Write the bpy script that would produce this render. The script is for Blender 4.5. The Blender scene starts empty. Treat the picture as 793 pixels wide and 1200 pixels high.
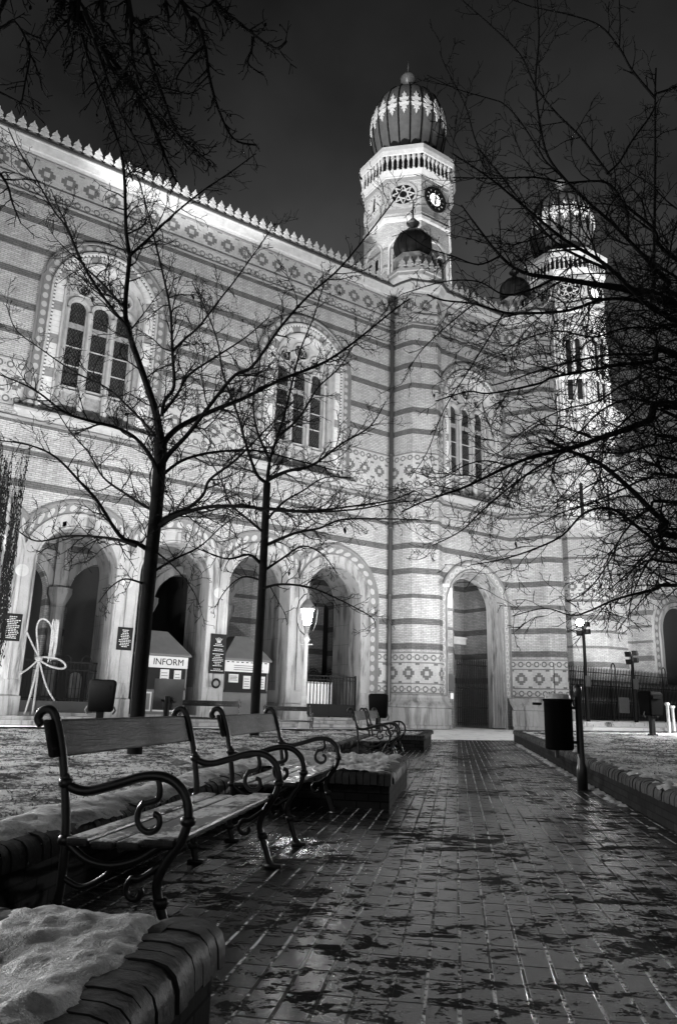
import bpy, bmesh, math, random
from math import sin, cos, pi, radians, sqrt, atan2, acos, hypot
from mathutils import Vector, Matrix, noise
from mathutils.geometry import tessellate_polygon
random.seed(7)
scene = bpy.context.scene
COL = scene.collection

# ------------------------------------------------------------------ camera maths (focal length in photo pixels)
FOC, PITCH, ROLL, AZ, DIST = 863.11, 0.256027, 0.0287395, 0.982192, 29.678
_f = Vector((0, cos(PITCH), sin(PITCH))); _r0 = Vector((1, 0, 0)); _u0 = _r0.cross(_f)
CR = _r0*cos(ROLL) + _u0*sin(ROLL); CU = -_r0*sin(ROLL) + _u0*cos(ROLL); CF = _f
EYE = Vector((0, 0, 1.0))
def ray(px, py): return CR*((px-396.5)/FOC) - CU*((py-600)/FOC) + CF
def at(px, py, Y):                      # point seen at a pixel, Y metres ahead
    d = ray(px, py); return EYE + d*(Y/d.y)
def on(px, py, z):                      # point seen at a pixel, at height z
    d = ray(px, py); return EYE + d*((z-1.0)/d.z)
U = Vector((sin(AZ), cos(AZ), 0)); NN = Vector((cos(AZ), -sin(AZ), 0))
def W(s, o, z=0): return U*s + NN*(o-DIST) + Vector((0, 0, z))    # wall frame: along, outwards, up
PA = radians(9.2)
def P(a, e, z=0): return Vector((e*cos(PA)+a*sin(PA), -e*sin(PA)+a*cos(PA), z))   # path frame: along, right, up
PROT = pi/2 - PA

# ------------------------------------------------------------------ scene objects
def link(o, parent=None):
    COL.objects.link(o)
    if parent is not None: o.parent = parent
    return o
def props(o, label=None, cat=None, group=None, kind=None):
    if label: o['label'] = label
    if cat: o['category'] = cat
    if group: o['group'] = group
    if kind: o['kind'] = kind
    return o
def thing(name, label, cat, loc=(0, 0, 0), rz=0, group=None):
    o = bpy.data.objects.new(name, None); o.location = loc; o.rotation_euler = (0, 0, rz); o.empty_display_size = .2
    link(o); return props(o, label, cat, group)
def copy_tree(o, parent=None):
    c = o.copy(); COL.objects.link(c); c.parent = parent
    for ch in list(o.children): copy_tree(ch, c)
    return c

class MB:
    def __init__(s): s.v = []; s.f = []; s.uv = []
    def poly(s, pts, uvs=None):
        n = len(s.v); s.v += [tuple(p) for p in pts]; s.f.append(tuple(range(n, n+len(pts)))); s.uv.append(uvs)
    def mesh(s, vs, fs, uvs=None):
        n = len(s.v); s.v += [tuple(p) for p in vs]
        for i, f in enumerate(fs):
            s.f.append(tuple(n+k for k in f)); s.uv.append(uvs[i] if uvs else None)
    def box(s, x0, x1, y0, y1, z0, z1):
        v = [(x0,y0,z0),(x1,y0,z0),(x1,y1,z0),(x0,y1,z0),(x0,y0,z1),(x1,y0,z1),(x1,y1,z1),(x0,y1,z1)]
        s.mesh(v, [(0,3,2,1),(4,5,6,7),(0,1,5,4),(1,2,6,5),(2,3,7,6),(3,0,4,7)]); return s
    def obox(s, c, ax, ay, az):           # oriented box: centre and three half-axis vectors
        c = Vector(c); ax = Vector(ax); ay = Vector(ay); az = Vector(az); v = []
        for k in (-1, 1):
            for i, j in ((-1,-1),(1,-1),(1,1),(-1,1)): v.append(c+ax*i+ay*j+az*k)
        s.mesh(v, [(0,3,2,1),(4,5,6,7),(0,1,5,4),(1,2,6,5),(2,3,7,6),(3,0,4,7)]); return s
    def tube(s, pts, rad, n=6, cap=True):
        pts = [Vector(p) for p in pts]
        if not hasattr(rad, '__len__'): rad = [rad]*len(pts)
        base = len(s.v); ref = None
        for i, p in enumerate(pts):
            t = (pts[min(i+1, len(pts)-1)]-pts[max(i-1, 0)])
            if t.length < 1e-9: t = Vector((0, 0, 1))
            t.normalize()
            if ref is None: ref = t.orthogonal().normalized()
            ref = (ref - t*ref.dot(t))
            if ref.length < 1e-6: ref = t.orthogonal()
            ref.normalize(); b = t.cross(ref)
            for k in range(n):
                a = 2*pi*k/n; s.v.append(tuple(p+(ref*cos(a)+b*sin(a))*rad[i]))
        for i in range(len(pts)-1):
            for k in range(n):
                a = base+i*n+k; b_ = base+i*n+(k+1) % n
                s.f.append((a, b_, b_+n, a+n)); s.uv.append(None)
        if cap:
            s.f.append(tuple(base+k for k in reversed(range(n)))); s.uv.append(None)
            s.f.append(tuple(base+(len(pts)-1)*n+k for k in range(n))); s.uv.append(None)
        return s
    def lathe(s, prof, c=(0, 0, 0), n=16, a0=0.0, close=True):    # prof: (radius, z)
        base = len(s.v); c = Vector(c)
        for r, z in prof:
            for k in range(n):
                a = a0+2*pi*k/n; s.v.append((c.x+r*cos(a), c.y+r*sin(a), c.z+z))
        for i in range(len(prof)-1):
            for k in range(n):
                a = base+i*n+k; b = base+i*n+(k+1) % n
                s.f.append((a, b, b+n, a+n)); s.uv.append(None)
        if close:
            if prof[0][0] > 1e-4: s.f.append(tuple(base+k for k in reversed(range(n)))); s.uv.append(None)
            if prof[-1][0] > 1e-4: s.f.append(tuple(base+(len(prof)-1)*n+k for k in range(n))); s.uv.append(None)
        return s
    def plate(s, loops, y0, y1, tf=None, back=True, sides=True):
        # loops of (x, z): outline first, then holes; front at y0, back at y1
        tris = tessellate_polygon([[Vector((x, z, 0)) for x, z in L] for L in loops])
        flat = [p for L in loops for p in L]
        T = tf if tf else (lambda x, y, z: (x, y, z))
        for t in tris:
            a, b, c = [flat[i] for i in t]
            if (b[0]-a[0])*(c[1]-a[1])-(b[1]-a[1])*(c[0]-a[0]) < 0: b, c = c, b
            s.poly([T(a[0], y0, a[1]), T(b[0], y0, b[1]), T(c[0], y0, c[1])], [a, b, c])
            if back: s.poly([T(a[0], y1, a[1]), T(c[0], y1, c[1]), T(b[0], y1, b[1])], [a, c, b])
        if sides:
            for li, L in enumerate(loops):
                area = sum(L[i][0]*L[(i+1) % len(L)][1]-L[(i+1) % len(L)][0]*L[i][1] for i in range(len(L)))
                if (area > 0) != (li == 0): L = L[::-1]
                for i in range(len(L)):
                    p, q = L[i], L[(i+1) % len(L)]
                    s.poly([T(p[0], y0, p[1]), T(p[0], y1, p[1]), T(q[0], y1, q[1]), T(q[0], y0, q[1])])
        return s
    def arch(s, c, spring, zbot, prof, limL=99, limR=99, n=28, utile=.5):
        # prof: (radius, y, v) swept over a round arch with straight legs
        paths = []
        for r, y, v in prof:
            pts = []
            aL = acos(min(1, limL/r)); aR = acos(min(1, limR/r))
            zL = spring+r*sin(aL); zR = spring+r*sin(aR)
            for k in range(9): pts.append((c-min(r, limL), zbot+(zL-zbot)*k/8))
            for k in range(1, n): 
                a = pi-aL-(pi-aL-aR)*k/n; pts.append((c+r*cos(a), spring+r*sin(a)))
            for k in range(9): pts.append((c+min(r, limR), zR+(zbot-zR)*k/8))
            paths.append(pts)
        mid = paths[len(paths)//2]; L = [0]
        rm = prof[len(prof)//2][0]
        for i in range(1, len(mid)): L.append(L[-1]+hypot(mid[i][0]-mid[i-1][0], mid[i][1]-mid[i-1][1]))
        for j in range(len(prof)-1):
            for i in range(len(mid)-1):
                a, b, c_, d = paths[j][i], paths[j][i+1], paths[j+1][i+1], paths[j+1][i]
                if abs(a[0]-d[0])+abs(a[1]-d[1])+abs(b[0]-c_[0])+abs(b[1]-c_[1]) < 1e-5 and abs(prof[j][1]-prof[j+1][1]) < 1e-6: continue
                y0, v0 = prof[j][1:]; y1, v1 = prof[j+1][1:]
                s.poly([(a[0], y0, a[1]), (d[0], y1, d[1]), (c_[0], y1, c_[1]), (b[0], y0, b[1])],
                       [(L[i]/utile, v0), (L[i]/utile, v1), (L[i+1]/utile, v1), (L[i+1]/utile, v0)])
        return s
    def chain(s, pts, prof, u0=0.0):
        # pts: (x, y) polyline seen from outside with outside on the right-hand side (towards -y for +x travel); prof: (out, z)
        n = len(pts); offs = []
        for i in range(n):
            def nrm(a, b):
                d = Vector((b[0]-a[0], b[1]-a[1])).normalized(); return Vector((d.y, -d.x))
            if i == 0: m = nrm(pts[0], pts[1])
            elif i == n-1: m = nrm(pts[-2], pts[-1])
            else:
                a, b = nrm(pts[i-1], pts[i]), nrm(pts[i], pts[i+1]); m = (a+b)
                m = m.normalized(); m = m/max(.45, m.dot(a))
            offs.append(m)
        L = [u0]
        for i in range(1, n): L.append(L[-1]+hypot(pts[i][0]-pts[i-1][0], pts[i][1]-pts[i-1][1]))
        for i in range(n-1):
            for j in range(len(prof)-1):
                (o0, z0), (o1, z1) = prof[j], prof[j+1]
                q = []
                for (k, o, z) in ((i, o0, z0), (i+1, o0, z0), (i+1, o1, z1), (i, o1, z1)):
                    q.append((pts[k][0]+offs[k].x*o, pts[k][1]+offs[k].y*o, z))
                s.poly(q, [(L[i], z0), (L[i+1], z0), (L[i+1], z1), (L[i], z1)])
        return s
    def build(s, name, mat, parent=None, smooth=False, bevel=0, mats=None):
        me = bpy.data.meshes.new(name); me.from_pydata(s.v, [], s.f)
        uvl = me.uv_layers.new(name='UVMap'); data = uvl.data
        vs = me.vertices
        for p, uv in zip(me.polygons, s.uv):
            if uv is not None:
                for k, li in enumerate(p.loop_indices): data[li].uv = uv[k]
            else:
                n = p.normal
                if abs(n.z) > .8:
                    for li in p.loop_indices:
                        c = vs[me.loops[li].vertex_index].co; data[li].uv = (c.x, c.y)
                else:
                    h = max(hypot(n.x, n.y), 1e-6); tx, ty = -n.y/h, n.x/h
                    for li in p.loop_indices:
                        c = vs[me.loops[li].vertex_index].co; data[li].uv = (c.x*tx+c.y*ty, c.z)
        me.materials.append(mat)
        if smooth: me.polygons.foreach_set('use_smooth', [True]*len(me.polygons))
        me.update()
        o = bpy.data.objects.new(name, me); link(o, parent)
        if bevel:
            md = o.modifiers.new('bevel', 'BEVEL'); md.width = bevel; md.segments = 2; md.limit_method = 'ANGLE'; md.angle_limit = radians(40)
        return o

def arch_loop(c, r, spring, zb, n=20):
    L = [(c-r, zb)] + [(c+r*cos(pi-pi*k/n), spring+r*sin(pi-pi*k/n)) for k in range(n+1)] + [(c+r, zb)]
    return L
def circ_loop(c, z, r, n=18): return [(c+r*cos(2*pi*k/n), z+r*sin(2*pi*k/n)) for k in range(n)]

def text_part(name, txt, size, mat, parent, loc, rz=0, align='CENTER', depth=.006, rx=pi/2, sx=1.0):
    cu = bpy.data.curves.new(name, 'FONT'); cu.body = txt; cu.size = size; cu.align_x = align; cu.align_y = 'CENTER'; cu.extrude = depth
    tmp = bpy.data.objects.new(name, cu); COL.objects.link(tmp)
    dg = bpy.context.evaluated_depsgraph_get(); dg.update()
    me = bpy.data.meshes.new_from_object(tmp.evaluated_get(dg)); COL.objects.unlink(tmp); bpy.data.objects.remove(tmp)
    me.name = name; me.materials.clear(); me.materials.append(mat)
    o = bpy.data.objects.new(name, me); link(o, parent); o.location = loc; o.rotation_euler = (rx, 0, rz); o.scale = (sx, 1, 1)
    return o

# ------------------------------------------------------------------ materials
class NT:
    def __init__(s, name):
        s.m = bpy.data.materials.new(name); s.m.use_nodes = True; s.t = s.m.node_tree
        s.b = s.t.nodes['Principled BSDF']; s.b.inputs['Roughness'].default_value = .7
    def node(s, ty, **kw):
        n = s.t.nodes.new(ty)
        for k, v in kw.items(): setattr(n, k, v)
        return n
    def put(s, sock, val):
        if isinstance(val, Sk): s.t.links.new(val.s, sock)
        elif isinstance(val, bpy.types.NodeSocket): s.t.links.new(val, sock)
        else:
            if sock.type == 'RGBA' and not hasattr(val, '__len__'): val = (val, val, val, 1)
            sock.default_value = val
    def math(s, op, a, b=0, c=None):
        n = s.node('ShaderNodeMath', operation=op); s.put(n.inputs[0], a); s.put(n.inputs[1], b)
        if c is not None: s.put(n.inputs[2], c)
        return Sk(s, n.outputs[0])
    def uv(s):
        n = s.node('ShaderNodeTexCoord'); x = s.node('ShaderNodeSeparateXYZ'); s.t.links.new(n.outputs['UV'], x.inputs[0])
        s.uvv = n.outputs['UV']; return Sk(s, x.outputs[0]), Sk(s, x.outputs[1])
    def obj(s):
        n = s.node('ShaderNodeTexCoord'); return n.outputs['Object']
    def noise(s, vec, scale, detail=4, rough=.55, dist=0, stretch=None):
        n = s.node('ShaderNodeTexNoise'); n.inputs['Scale'].default_value = scale; n.inputs['Detail'].default_value = detail
        n.inputs['Roughness'].default_value = rough; n.inputs['Distortion'].default_value = dist
        if stretch:
            m = s.node('ShaderNodeMapping'); m.inputs['Scale'].default_value = stretch; s.t.links.new(vec, m.inputs[0]); vec = m.outputs[0]
        s.t.links.new(vec, n.inputs['Vector']); return Sk(s, n.outputs['Fac'])
    def ramp(s, fac, stops, interp='LINEAR'):
        n = s.node('ShaderNodeValToRGB'); r = n.color_ramp; r.interpolation = interp
        while len(r.elements) > 1: r.elements.remove(r.elements[-1])
        r.elements[0].position = stops[0][0]; r.elements[0].color = (stops[0][1],)*3+(1,)
        for p, v in stops[1:]:
            e = r.elements.new(p); e.color = (v, v, v, 1)
        s.put(n.inputs[0], fac); return Sk(s, n.outputs[0])
    def mix(s, f, a, b):          # float mix
        n = s.node('ShaderNodeMix'); n.data_type = 'FLOAT'; s.put(n.inputs[0], f); s.put(n.inputs[2], a); s.put(n.inputs[3], b)
        return Sk(s, n.outputs[0])
    def bump(s, h, strength=.4, dist=.02):
        n = s.node('ShaderNodeBump'); n.inputs['Strength'].default_value = strength; n.inputs['Distance'].default_value = dist
        s.put(n.inputs['Height'], h); s.t.links.new(n.outputs[0], s.b.inputs['Normal'])
    def out(s, col=None, rough=None, metal=None, spec=None):
        if col is not None: s.put(s.b.inputs['Base Color'], col)
        if rough is not None: s.put(s.b.inputs['Roughness'], rough)
        if metal is not None: s.put(s.b.inputs['Metallic'], metal)
        if spec is not None: s.put(s.b.inputs['Specular IOR Level'], spec)
        return s.m
class Sk:
    def __init__(s, n, sock): s.n = n; s.s = sock
    def __add__(s, o): return s.n.math('ADD', s, o)
    __radd__ = __add__
    def __sub__(s, o): return s.n.math('SUBTRACT', s, o)
    def __rsub__(s, o): return s.n.math('SUBTRACT', o, s)
    def __mul__(s, o): return s.n.math('MULTIPLY', s, o)
    __rmul__ = __mul__
    def __truediv__(s, o): return s.n.math('DIVIDE', s, o)
    def __gt__(s, o): return s.n.math('GREATER_THAN', s, o)
    def __lt__(s, o): return s.n.math('LESS_THAN', s, o)
    def fract(s): return s.n.math('FRACT', s)
    def floor(s): return s.n.math('FLOOR', s)
    def abs(s): return s.n.math('ABSOLUTE', s)
    def pow(s, k): return s.n.math('POWER', s, k)
    def sqrt(s): return s.n.math('SQRT', s)
    def sin(s): return s.n.math('SINE', s)
    def max(s, o): return s.n.math('MAXIMUM', s, o)
    def min(s, o): return s.n.math('MINIMUM', s, o)
    def clamp(s): return s.n.math('MAXIMUM', s.n.math('MINIMUM', s, 1.0), 0.0)

def between(x, a, b): return (x > a)*(x < b)
def rings(n, cu, cv):             # cu, cv in cell units centred on 0: 1 where the dark ring is
    d = (cu*cu+cv*cv).sqrt(); return between(d, .2, .36).max(((cu.abs() > .44)*(cv.abs() < .12)))

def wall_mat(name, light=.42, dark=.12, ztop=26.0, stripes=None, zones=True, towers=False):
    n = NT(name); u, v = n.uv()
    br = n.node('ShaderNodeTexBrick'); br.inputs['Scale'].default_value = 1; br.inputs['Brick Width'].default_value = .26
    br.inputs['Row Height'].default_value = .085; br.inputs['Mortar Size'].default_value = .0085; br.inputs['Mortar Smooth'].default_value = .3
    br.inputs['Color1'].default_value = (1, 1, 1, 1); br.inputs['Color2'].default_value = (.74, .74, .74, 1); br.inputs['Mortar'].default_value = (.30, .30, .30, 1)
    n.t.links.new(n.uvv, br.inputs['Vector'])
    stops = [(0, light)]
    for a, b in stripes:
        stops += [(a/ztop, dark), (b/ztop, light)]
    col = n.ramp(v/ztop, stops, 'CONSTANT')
    big = n.noise(n.uvv, .55, 5, .6); fine = n.noise(n.uvv, 9, 3, .6, 0, (1, 1, 1)); stn = n.noise(n.uvv, 2.2, 5, .62, 0, (1, .16, 1))
    pat = None
    if zones:
        def ringrow(zc, h):
            cu = (u/h).fract()-.5; cv = (v-zc)/h
            return rings(n, cu, cv)*(cv.abs() < .5)
        def rosette(z0, z1, t, k=9.0):
            cu = ((u/t).fract()-.5).abs(); cv = ((v-(z0+z1)/2)/t).abs()
            q = ((cu*k).floor()+(cv*k).floor())
            m = between(q, .5, 2.5)
            q2 = (((u/t+.5).fract()-.5).abs()*k).floor()+((((z1-z0)/2/t)-cv)*k).floor()
            return m.max(q2 < .8)*between(v, z0, z1)
        zs = [(1.62, 3.6), (12.05, 13.95), (21.55, 23.35)] if not towers else [(9.0, 10.6)]
        ms = []
        for z0, z1 in zs:
            ms.append(ringrow(z0+.23, .42)); 
            if z0 < 20: ms.append(ringrow(z1-.23, .42)); ms.append(rosette(z0+.5, z1-.5, .95))
            else: ms.append(rosette(z0+.52, z1-.02, .95, 8.0))
        pat = ms[0]
        for m in ms[1:]: pat = pat.max(m)
        inz = None
        for z0, z1 in zs:
            b = between(v, z0, z1); inz = b if inz is None else inz.max(b)
        col = n.mix(inz, col*n.mix(inz, Sk(n, br.outputs[0]), 1.0), n.mix(pat, light*.95, light*.3))
        # thin joint lines round the tile zones
    else:
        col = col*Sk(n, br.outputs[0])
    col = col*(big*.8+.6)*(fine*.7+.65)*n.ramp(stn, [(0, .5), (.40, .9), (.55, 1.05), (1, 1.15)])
    n.bump(Sk(n, br.outputs[0])*.6+fine*.6, .7, .03)
    return n.out(col, .85)

LOW = [(z-.28, z) for z in (5.22, 6.5, 7.78, 9.06, 10.35, 11.62)]
STR = [(3.66, 4.0)]+LOW+[(z-.3, z) for z in (15.25, 16.55, 17.88, 19.15, 20.45, 21.5)]
M = {}
M['wall'] = wall_mat('striped_brick', stripes=STR)
M['inner'] = wall_mat('passage_brick', light=.2, dark=.06, stripes=[(z-.28, z) for z in (2.6, 3.9, 5.22, 6.5, 7.78, 9.06)], zones=False)  # facade brick again, darkened to paint in the shade of the passage
M['tower'] = wall_mat('tower_brick', light=.5, dark=.2, ztop=44.0, stripes=[(z-.24, z) for z in (4.7, 5.75, 6.8, 7.8, 8.85, 11.8, 13.2, 14.6, 16.2, 18.0, 20.0, 21.8, 26.2, 27.4, 28.6)], towers=True)

def simple(name, c, rough=.7, metal=0, var=.25, scale=6, bump=0, spec=None, stretch=None):
    n = NT(name); o = n.obj(); f = n.noise(o, scale, 5, .6, 0, stretch)
    if bump: n.bump(f, bump, .01)
    return n.out(f*(c*var*2)+c*(1-var), rough, metal, spec)

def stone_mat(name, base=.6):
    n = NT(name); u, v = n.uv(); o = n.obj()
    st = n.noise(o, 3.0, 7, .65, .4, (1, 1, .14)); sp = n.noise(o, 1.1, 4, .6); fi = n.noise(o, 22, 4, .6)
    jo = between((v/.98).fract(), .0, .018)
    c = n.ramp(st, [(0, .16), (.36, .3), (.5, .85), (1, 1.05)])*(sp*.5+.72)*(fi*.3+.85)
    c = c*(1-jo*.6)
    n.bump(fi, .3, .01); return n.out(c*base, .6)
M['stone'] = stone_mat('weathered_limestone', .36)
M['trim'] = simple('pale_moulding_stone', .38, .7, var=.4, scale=4, bump=.2)
M['trim_dark'] = simple('dark_tile_edging', .16, .6, var=.3, scale=5)
M['trim_bright'] = simple('white_cornice_stone', .48, .7, var=.4, scale=3, bump=.3)
M['sillstone'] = simple('grey_sill_stone', .3, .8, var=.35, scale=3, bump=.3)
M['orn'] = simple('carved_foliage', .25, .8, var=.9, scale=9, bump=1.0)
def band_mat():
    n = NT('ring_tile_band'); u, v = n.uv(); cu = u.fract()-.5; cv = v-.5
    r = rings(n, cu, cv*.95); d = (cu*cu+cv*cv).sqrt()
    f = n.noise(n.obj(), 5, 4)
    c = n.mix(d < .33, n.mix(d < .15, .15, .24), .34)*(f*.6+.7)
    return n.out(c, .7)
M['band'] = band_mat()
def band2():
    n = NT('pale_ring_tile_band'); u, v = n.uv(); cu = u.fract()-.5; cv = v-.5
    r = rings(n, cu, cv*.95); f = n.noise(n.obj(), 5, 4)
    return n.out(n.mix(r, .27, .42)*(f*.6+.7), .7)
M['band2'] = band2()
def bead():
    n = NT('beaded_moulding'); u, v = n.uv(); f = ((u*3).fract()-.5).abs()
    return n.out(n.mix(f > .28, .62, .10), .7)
M['bead'] = bead()
def vous():
    n = NT('alternating_voussoirs'); u, v = n.uv(); k = between((u/3.0).fract(), 0.0, .28); f = n.noise(n.obj(), 6, 4)
    j = ((u*2).fract() < .06)
    return n.out(n.mix(k, .58, .22)*(f*.5+.75)*(1-j*.35), .8)
M['vous'] = vous()
def leaded():
    n = NT('leaded_glass'); u, v = n.uv(); f = n.noise(n.obj(), 9, 3, .7, 0, (1, 1, .4)); w = n.noise(n.obj(), 40, 2)
    g = (((u+v*.6)/.13).fract() < .14).max(((v*.6-u)/.13+.0).fract() < .14)
    c = n.mix(g*(w > .5), .008, .16)
    c = c+(f > .68)*.05
    return n.out(c, .35)
M['glass'] = leaded()
M['dark'] = simple('dark_void', .02, .9)  # near-black colour stands for unlit depth inside halls and openings
M['iron'] = simple('black_wrought_iron', .02, .32, .0, .4, 12, bump=.3, spec=.6)
M['iron_far'] = simple('dark_painted_iron', .008, .6, spec=.2)
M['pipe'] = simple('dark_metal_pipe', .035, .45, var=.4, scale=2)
def wood():
    n = NT('wet_bench_wood'); o = n.obj(); g = n.noise(o, 5, 6, .65, .5, (1, 9, 9)); k = n.noise(o, 3, 3)
    n.bump(g, .7, .006); q = n.noise(o, 30, 5, .7); return n.out(n.ramp(g*.5+q*.5, [(.38, .004), (.52, .02), (.62, .07)])*(k*1.6+.2), n.mix(k, .35, .7), 0, .25)
M['wood'] = wood()
def snow():
    n = NT('old_snow'); o = n.obj(); a = n.noise(o, 26, 6, .7); b = n.noise(o, 5, 5, .6); c = n.noise(o, 110, 3, .7)
    n.bump(a*.9+c*.7, 1.0, .02); return n.out(n.ramp(b*.5+a*.5, [(.36, .12), (.45, .55), (.56, .8), (.8, .88)]), .5)
M['snow'] = snow()
def icy():
    n = NT('packed_plaza_snow'); o = n.obj(); a = n.noise(o, 1.3, 6, .7, .3, (1, 1, 1)); b = n.noise(o, 12, 5, .65)
    n.bump(b, .6, .02); m = n.ramp(a*.75+b*.25, [(.36, 0), (.47, 1)]); return n.out(n.mix(m, .08, .78), n.mix(m, .3, .6))
M['plaza'] = icy()
def lawn():
    n = NT('snowy_grass'); o = n.obj(); a = n.noise(o, 1.6, 7, .68, .4); b = n.noise(o, 17, 6, .72); c = n.noise(o, 70, 3, .6)
    m = n.ramp(a*.5+b*.4+c*.1, [(.455, 0), (.49, .4), (.53, 1)])
    n.bump(b*.8+c*.4, 1.0, .04); return n.out(n.mix(m, .012, .85)*(c*.5+.75), .8)
M['lawn'] = lawn()
def paving():
    n = NT('wet_clinker_paving'); u, v = n.uv()             # u across, v along the path
    o = n.obj(); TW, TL = .122, .243
    wob = (n.noise(o, 5, 2)-.5)*.012
    uu = (u+wob)/TW; vv = (v+wob)/TL
    ci = uu.floor(); ri = vv.floor()
    fu = ((uu.fract()-.5).abs()*-1+.5)*TW; fv = ((vv.fract()-.5).abs()*-1+.5)*TL
    jl = n.ramp(fu/.011, [(.35, 1), (.8, 0)]); jc = n.ramp(fv/.01, [(.3, 1), (.7, 0)])
    rnd = ((ci*12.9898+ri*78.233).sin()*43758.5453).fract().abs()
    fine = n.noise(o, 60, 5, .7); mid = n.noise(o, 14, 5, .65); big = n.noise(o, .8, 3, .5)
    slN = n.noise(o, 6.5, 8, .72, .35, (.7, 1.1, 1))*.56+n.noise(o, 34, 6, .75)*.24+n.noise(o, 110, 3, .7)*.10+n.noise(o, .9, 3, .5)*.26
    sl = n.ramp(slN, [(.600, 0), (.610, 1)])
    ice_glint = n.ramp(n.noise(o, 1.9, 4, .6, 0, (1, 1, 1))*.55+n.noise(o, 38, 3, .6)*.45, [(.49, 0), (.53, 1)])
    icy = jl*ice_glint*(1-sl)
    base = n.mix(rnd, .008, .028)*(fine*.8+.6)*(mid*.9+.55)
    base = n.mix(jl.max(jc), base, .004)
    base = n.mix(icy, base, 1.0)  # glints of the wet joints painted in as white, together with ice
    base = n.mix(sl, base, .012+fine*.03)
    rough = n.mix(sl, n.mix(jl.max(jc), n.mix(rnd, .02, .10)+mid*.13, .6), .85)
    h = (1-jl.max(jc))*.8+fine*.42+mid*.24+sl*(.5+fine*.9)+rnd*.12+icy*.5
    n.bump(h, .75, .0065)
    return n.out(base, rough, 0, .55-sl*.5)
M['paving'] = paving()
def bedbrick():
    n = NT('dark_wet_brick'); n.uv(); br = n.node('ShaderNodeTexBrick'); br.inputs['Scale'].default_value = 1; br.inputs['Brick Width'].default_value = .24
    br.inputs['Row Height'].default_value = .075; br.inputs['Mortar Size'].default_value = .006; br.inputs['Color1'].default_value = (.012, .012, .012, 1)
    br.inputs['Color2'].default_value = (.03, .03, .03, 1); br.inputs['Mortar'].default_value = (.004, .004, .004, 1)
    n.t.links.new(n.uvv, br.inputs['Vector']); f = n.noise(n.obj(), 18, 5, .7); g = n.noise(n.obj(), 3, 4, .6)
    n.bump(Sk(n, br.outputs[0])*6+f*.6, .6, .008); return n.out(Sk(n, br.outputs[0])*(f*.9+.5)*(g*1.6+.2), n.mix(f, .5, .8), 0, .06)
M['bedbrick'] = bedbrick()
M['coping'] = simple('glazed_coping_brick', .028, .55, var=.8, scale=11, bump=1.0, spec=.3)
M['bark'] = simple('dark_bark', .014, .8, var=.5, scale=30, bump=.6, stretch=(1, 1, .3), spec=.08)
M['leaf'] = simple('dead_leaf', .008, .8, spec=.05)
M['black'] = simple('black_plastic', .004, .7, spec=.04)
M['domem'] = simple('dark_copper_dome', .12, .4, .0, .4, 3, bump=.3)
M['gold'] = simple('gilt_ornament', .7, .4, .0, .2, 8)
M['white'] = simple('white_enamel', .45, .5, var=.08)
M['board'] = simple('grey_board', .1, .6)
M['sign'] = simple('black_plaque', .008, .6, spec=.15)
M['tinroof'] = simple('grey_tin_roof', .08, .6, var=.3, scale=3)
M['smalldome'] = simple('blackened_dome', .012, .35, var=.4, scale=4)
M['jamb'] = stone_mat('shaded_jamb_stone', .17)  # same stone as the arches, darkened to paint in the arcade shade
M['rope'] = simple('white_rope', .3, .7, var=.8, scale=30, bump=.6)
def emis(name, c, k):
    n = NT(name); n.out(c, .5); n.b.inputs['Emission Color'].default_value = (1, 1, 1, 1); n.b.inputs['Emission Strength'].default_value = k; return n.m
M['lampglow'] = emis('lit_lamp_glass', .9, 130)
M['clockglow'] = emis('lit_clock_dial', .9, 1.6)
M['panelglow'] = emis('lit_panel', .8, .35)  # glow put into white slats and intercom, which are no lamps
M['floodglow'] = emis('lit_floodlight_glass', .9, 40)
# ------------------------------------------------------------------ THE SYNAGOGUE WING (local x along the facade, y into it, z up)
BR = pi/2-AZ
syn = thing('synagogue', 'long striped brick synagogue with arcade, tall arched windows and crested eaves', 'synagogue', NN*(-DIST), BR)
ARC = [3.41, 7.48, 11.56, 15.62, 19.68]; AW = 1.55; SPR = 6.0; FL = .42; EAV = 24.1
XL = -6.0
# front wall with arcade notches and window holes
def wall_outline(x0, x1, z0, z1, notches, r, spring, zb):
    L = [(x0, z0)]
    for c in notches:
        L += arch_loop(c, r, spring, z0, 24)
    L += [(x1, z0), (x1, z1), (x0, z1)]
    return L
WC = [-2.85, 7.38, 17.55]; WR = 1.72; WS = 17.6; WB = 12.3
m = MB()
m.plate([wall_outline(XL, 23.15, .3, EAV, [-.66]+ARC, AW, SPR, FL)]+[arch_loop(c, WR, WS, WB) for c in WC], 0, .85, sides=False)
m.build('wall', M['wall'], syn)
# deep arcade piers behind the front skin
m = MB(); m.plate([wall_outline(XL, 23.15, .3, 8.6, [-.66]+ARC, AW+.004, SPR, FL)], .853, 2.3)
m.build('arcade_pier', M['jamb'], syn)
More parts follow.
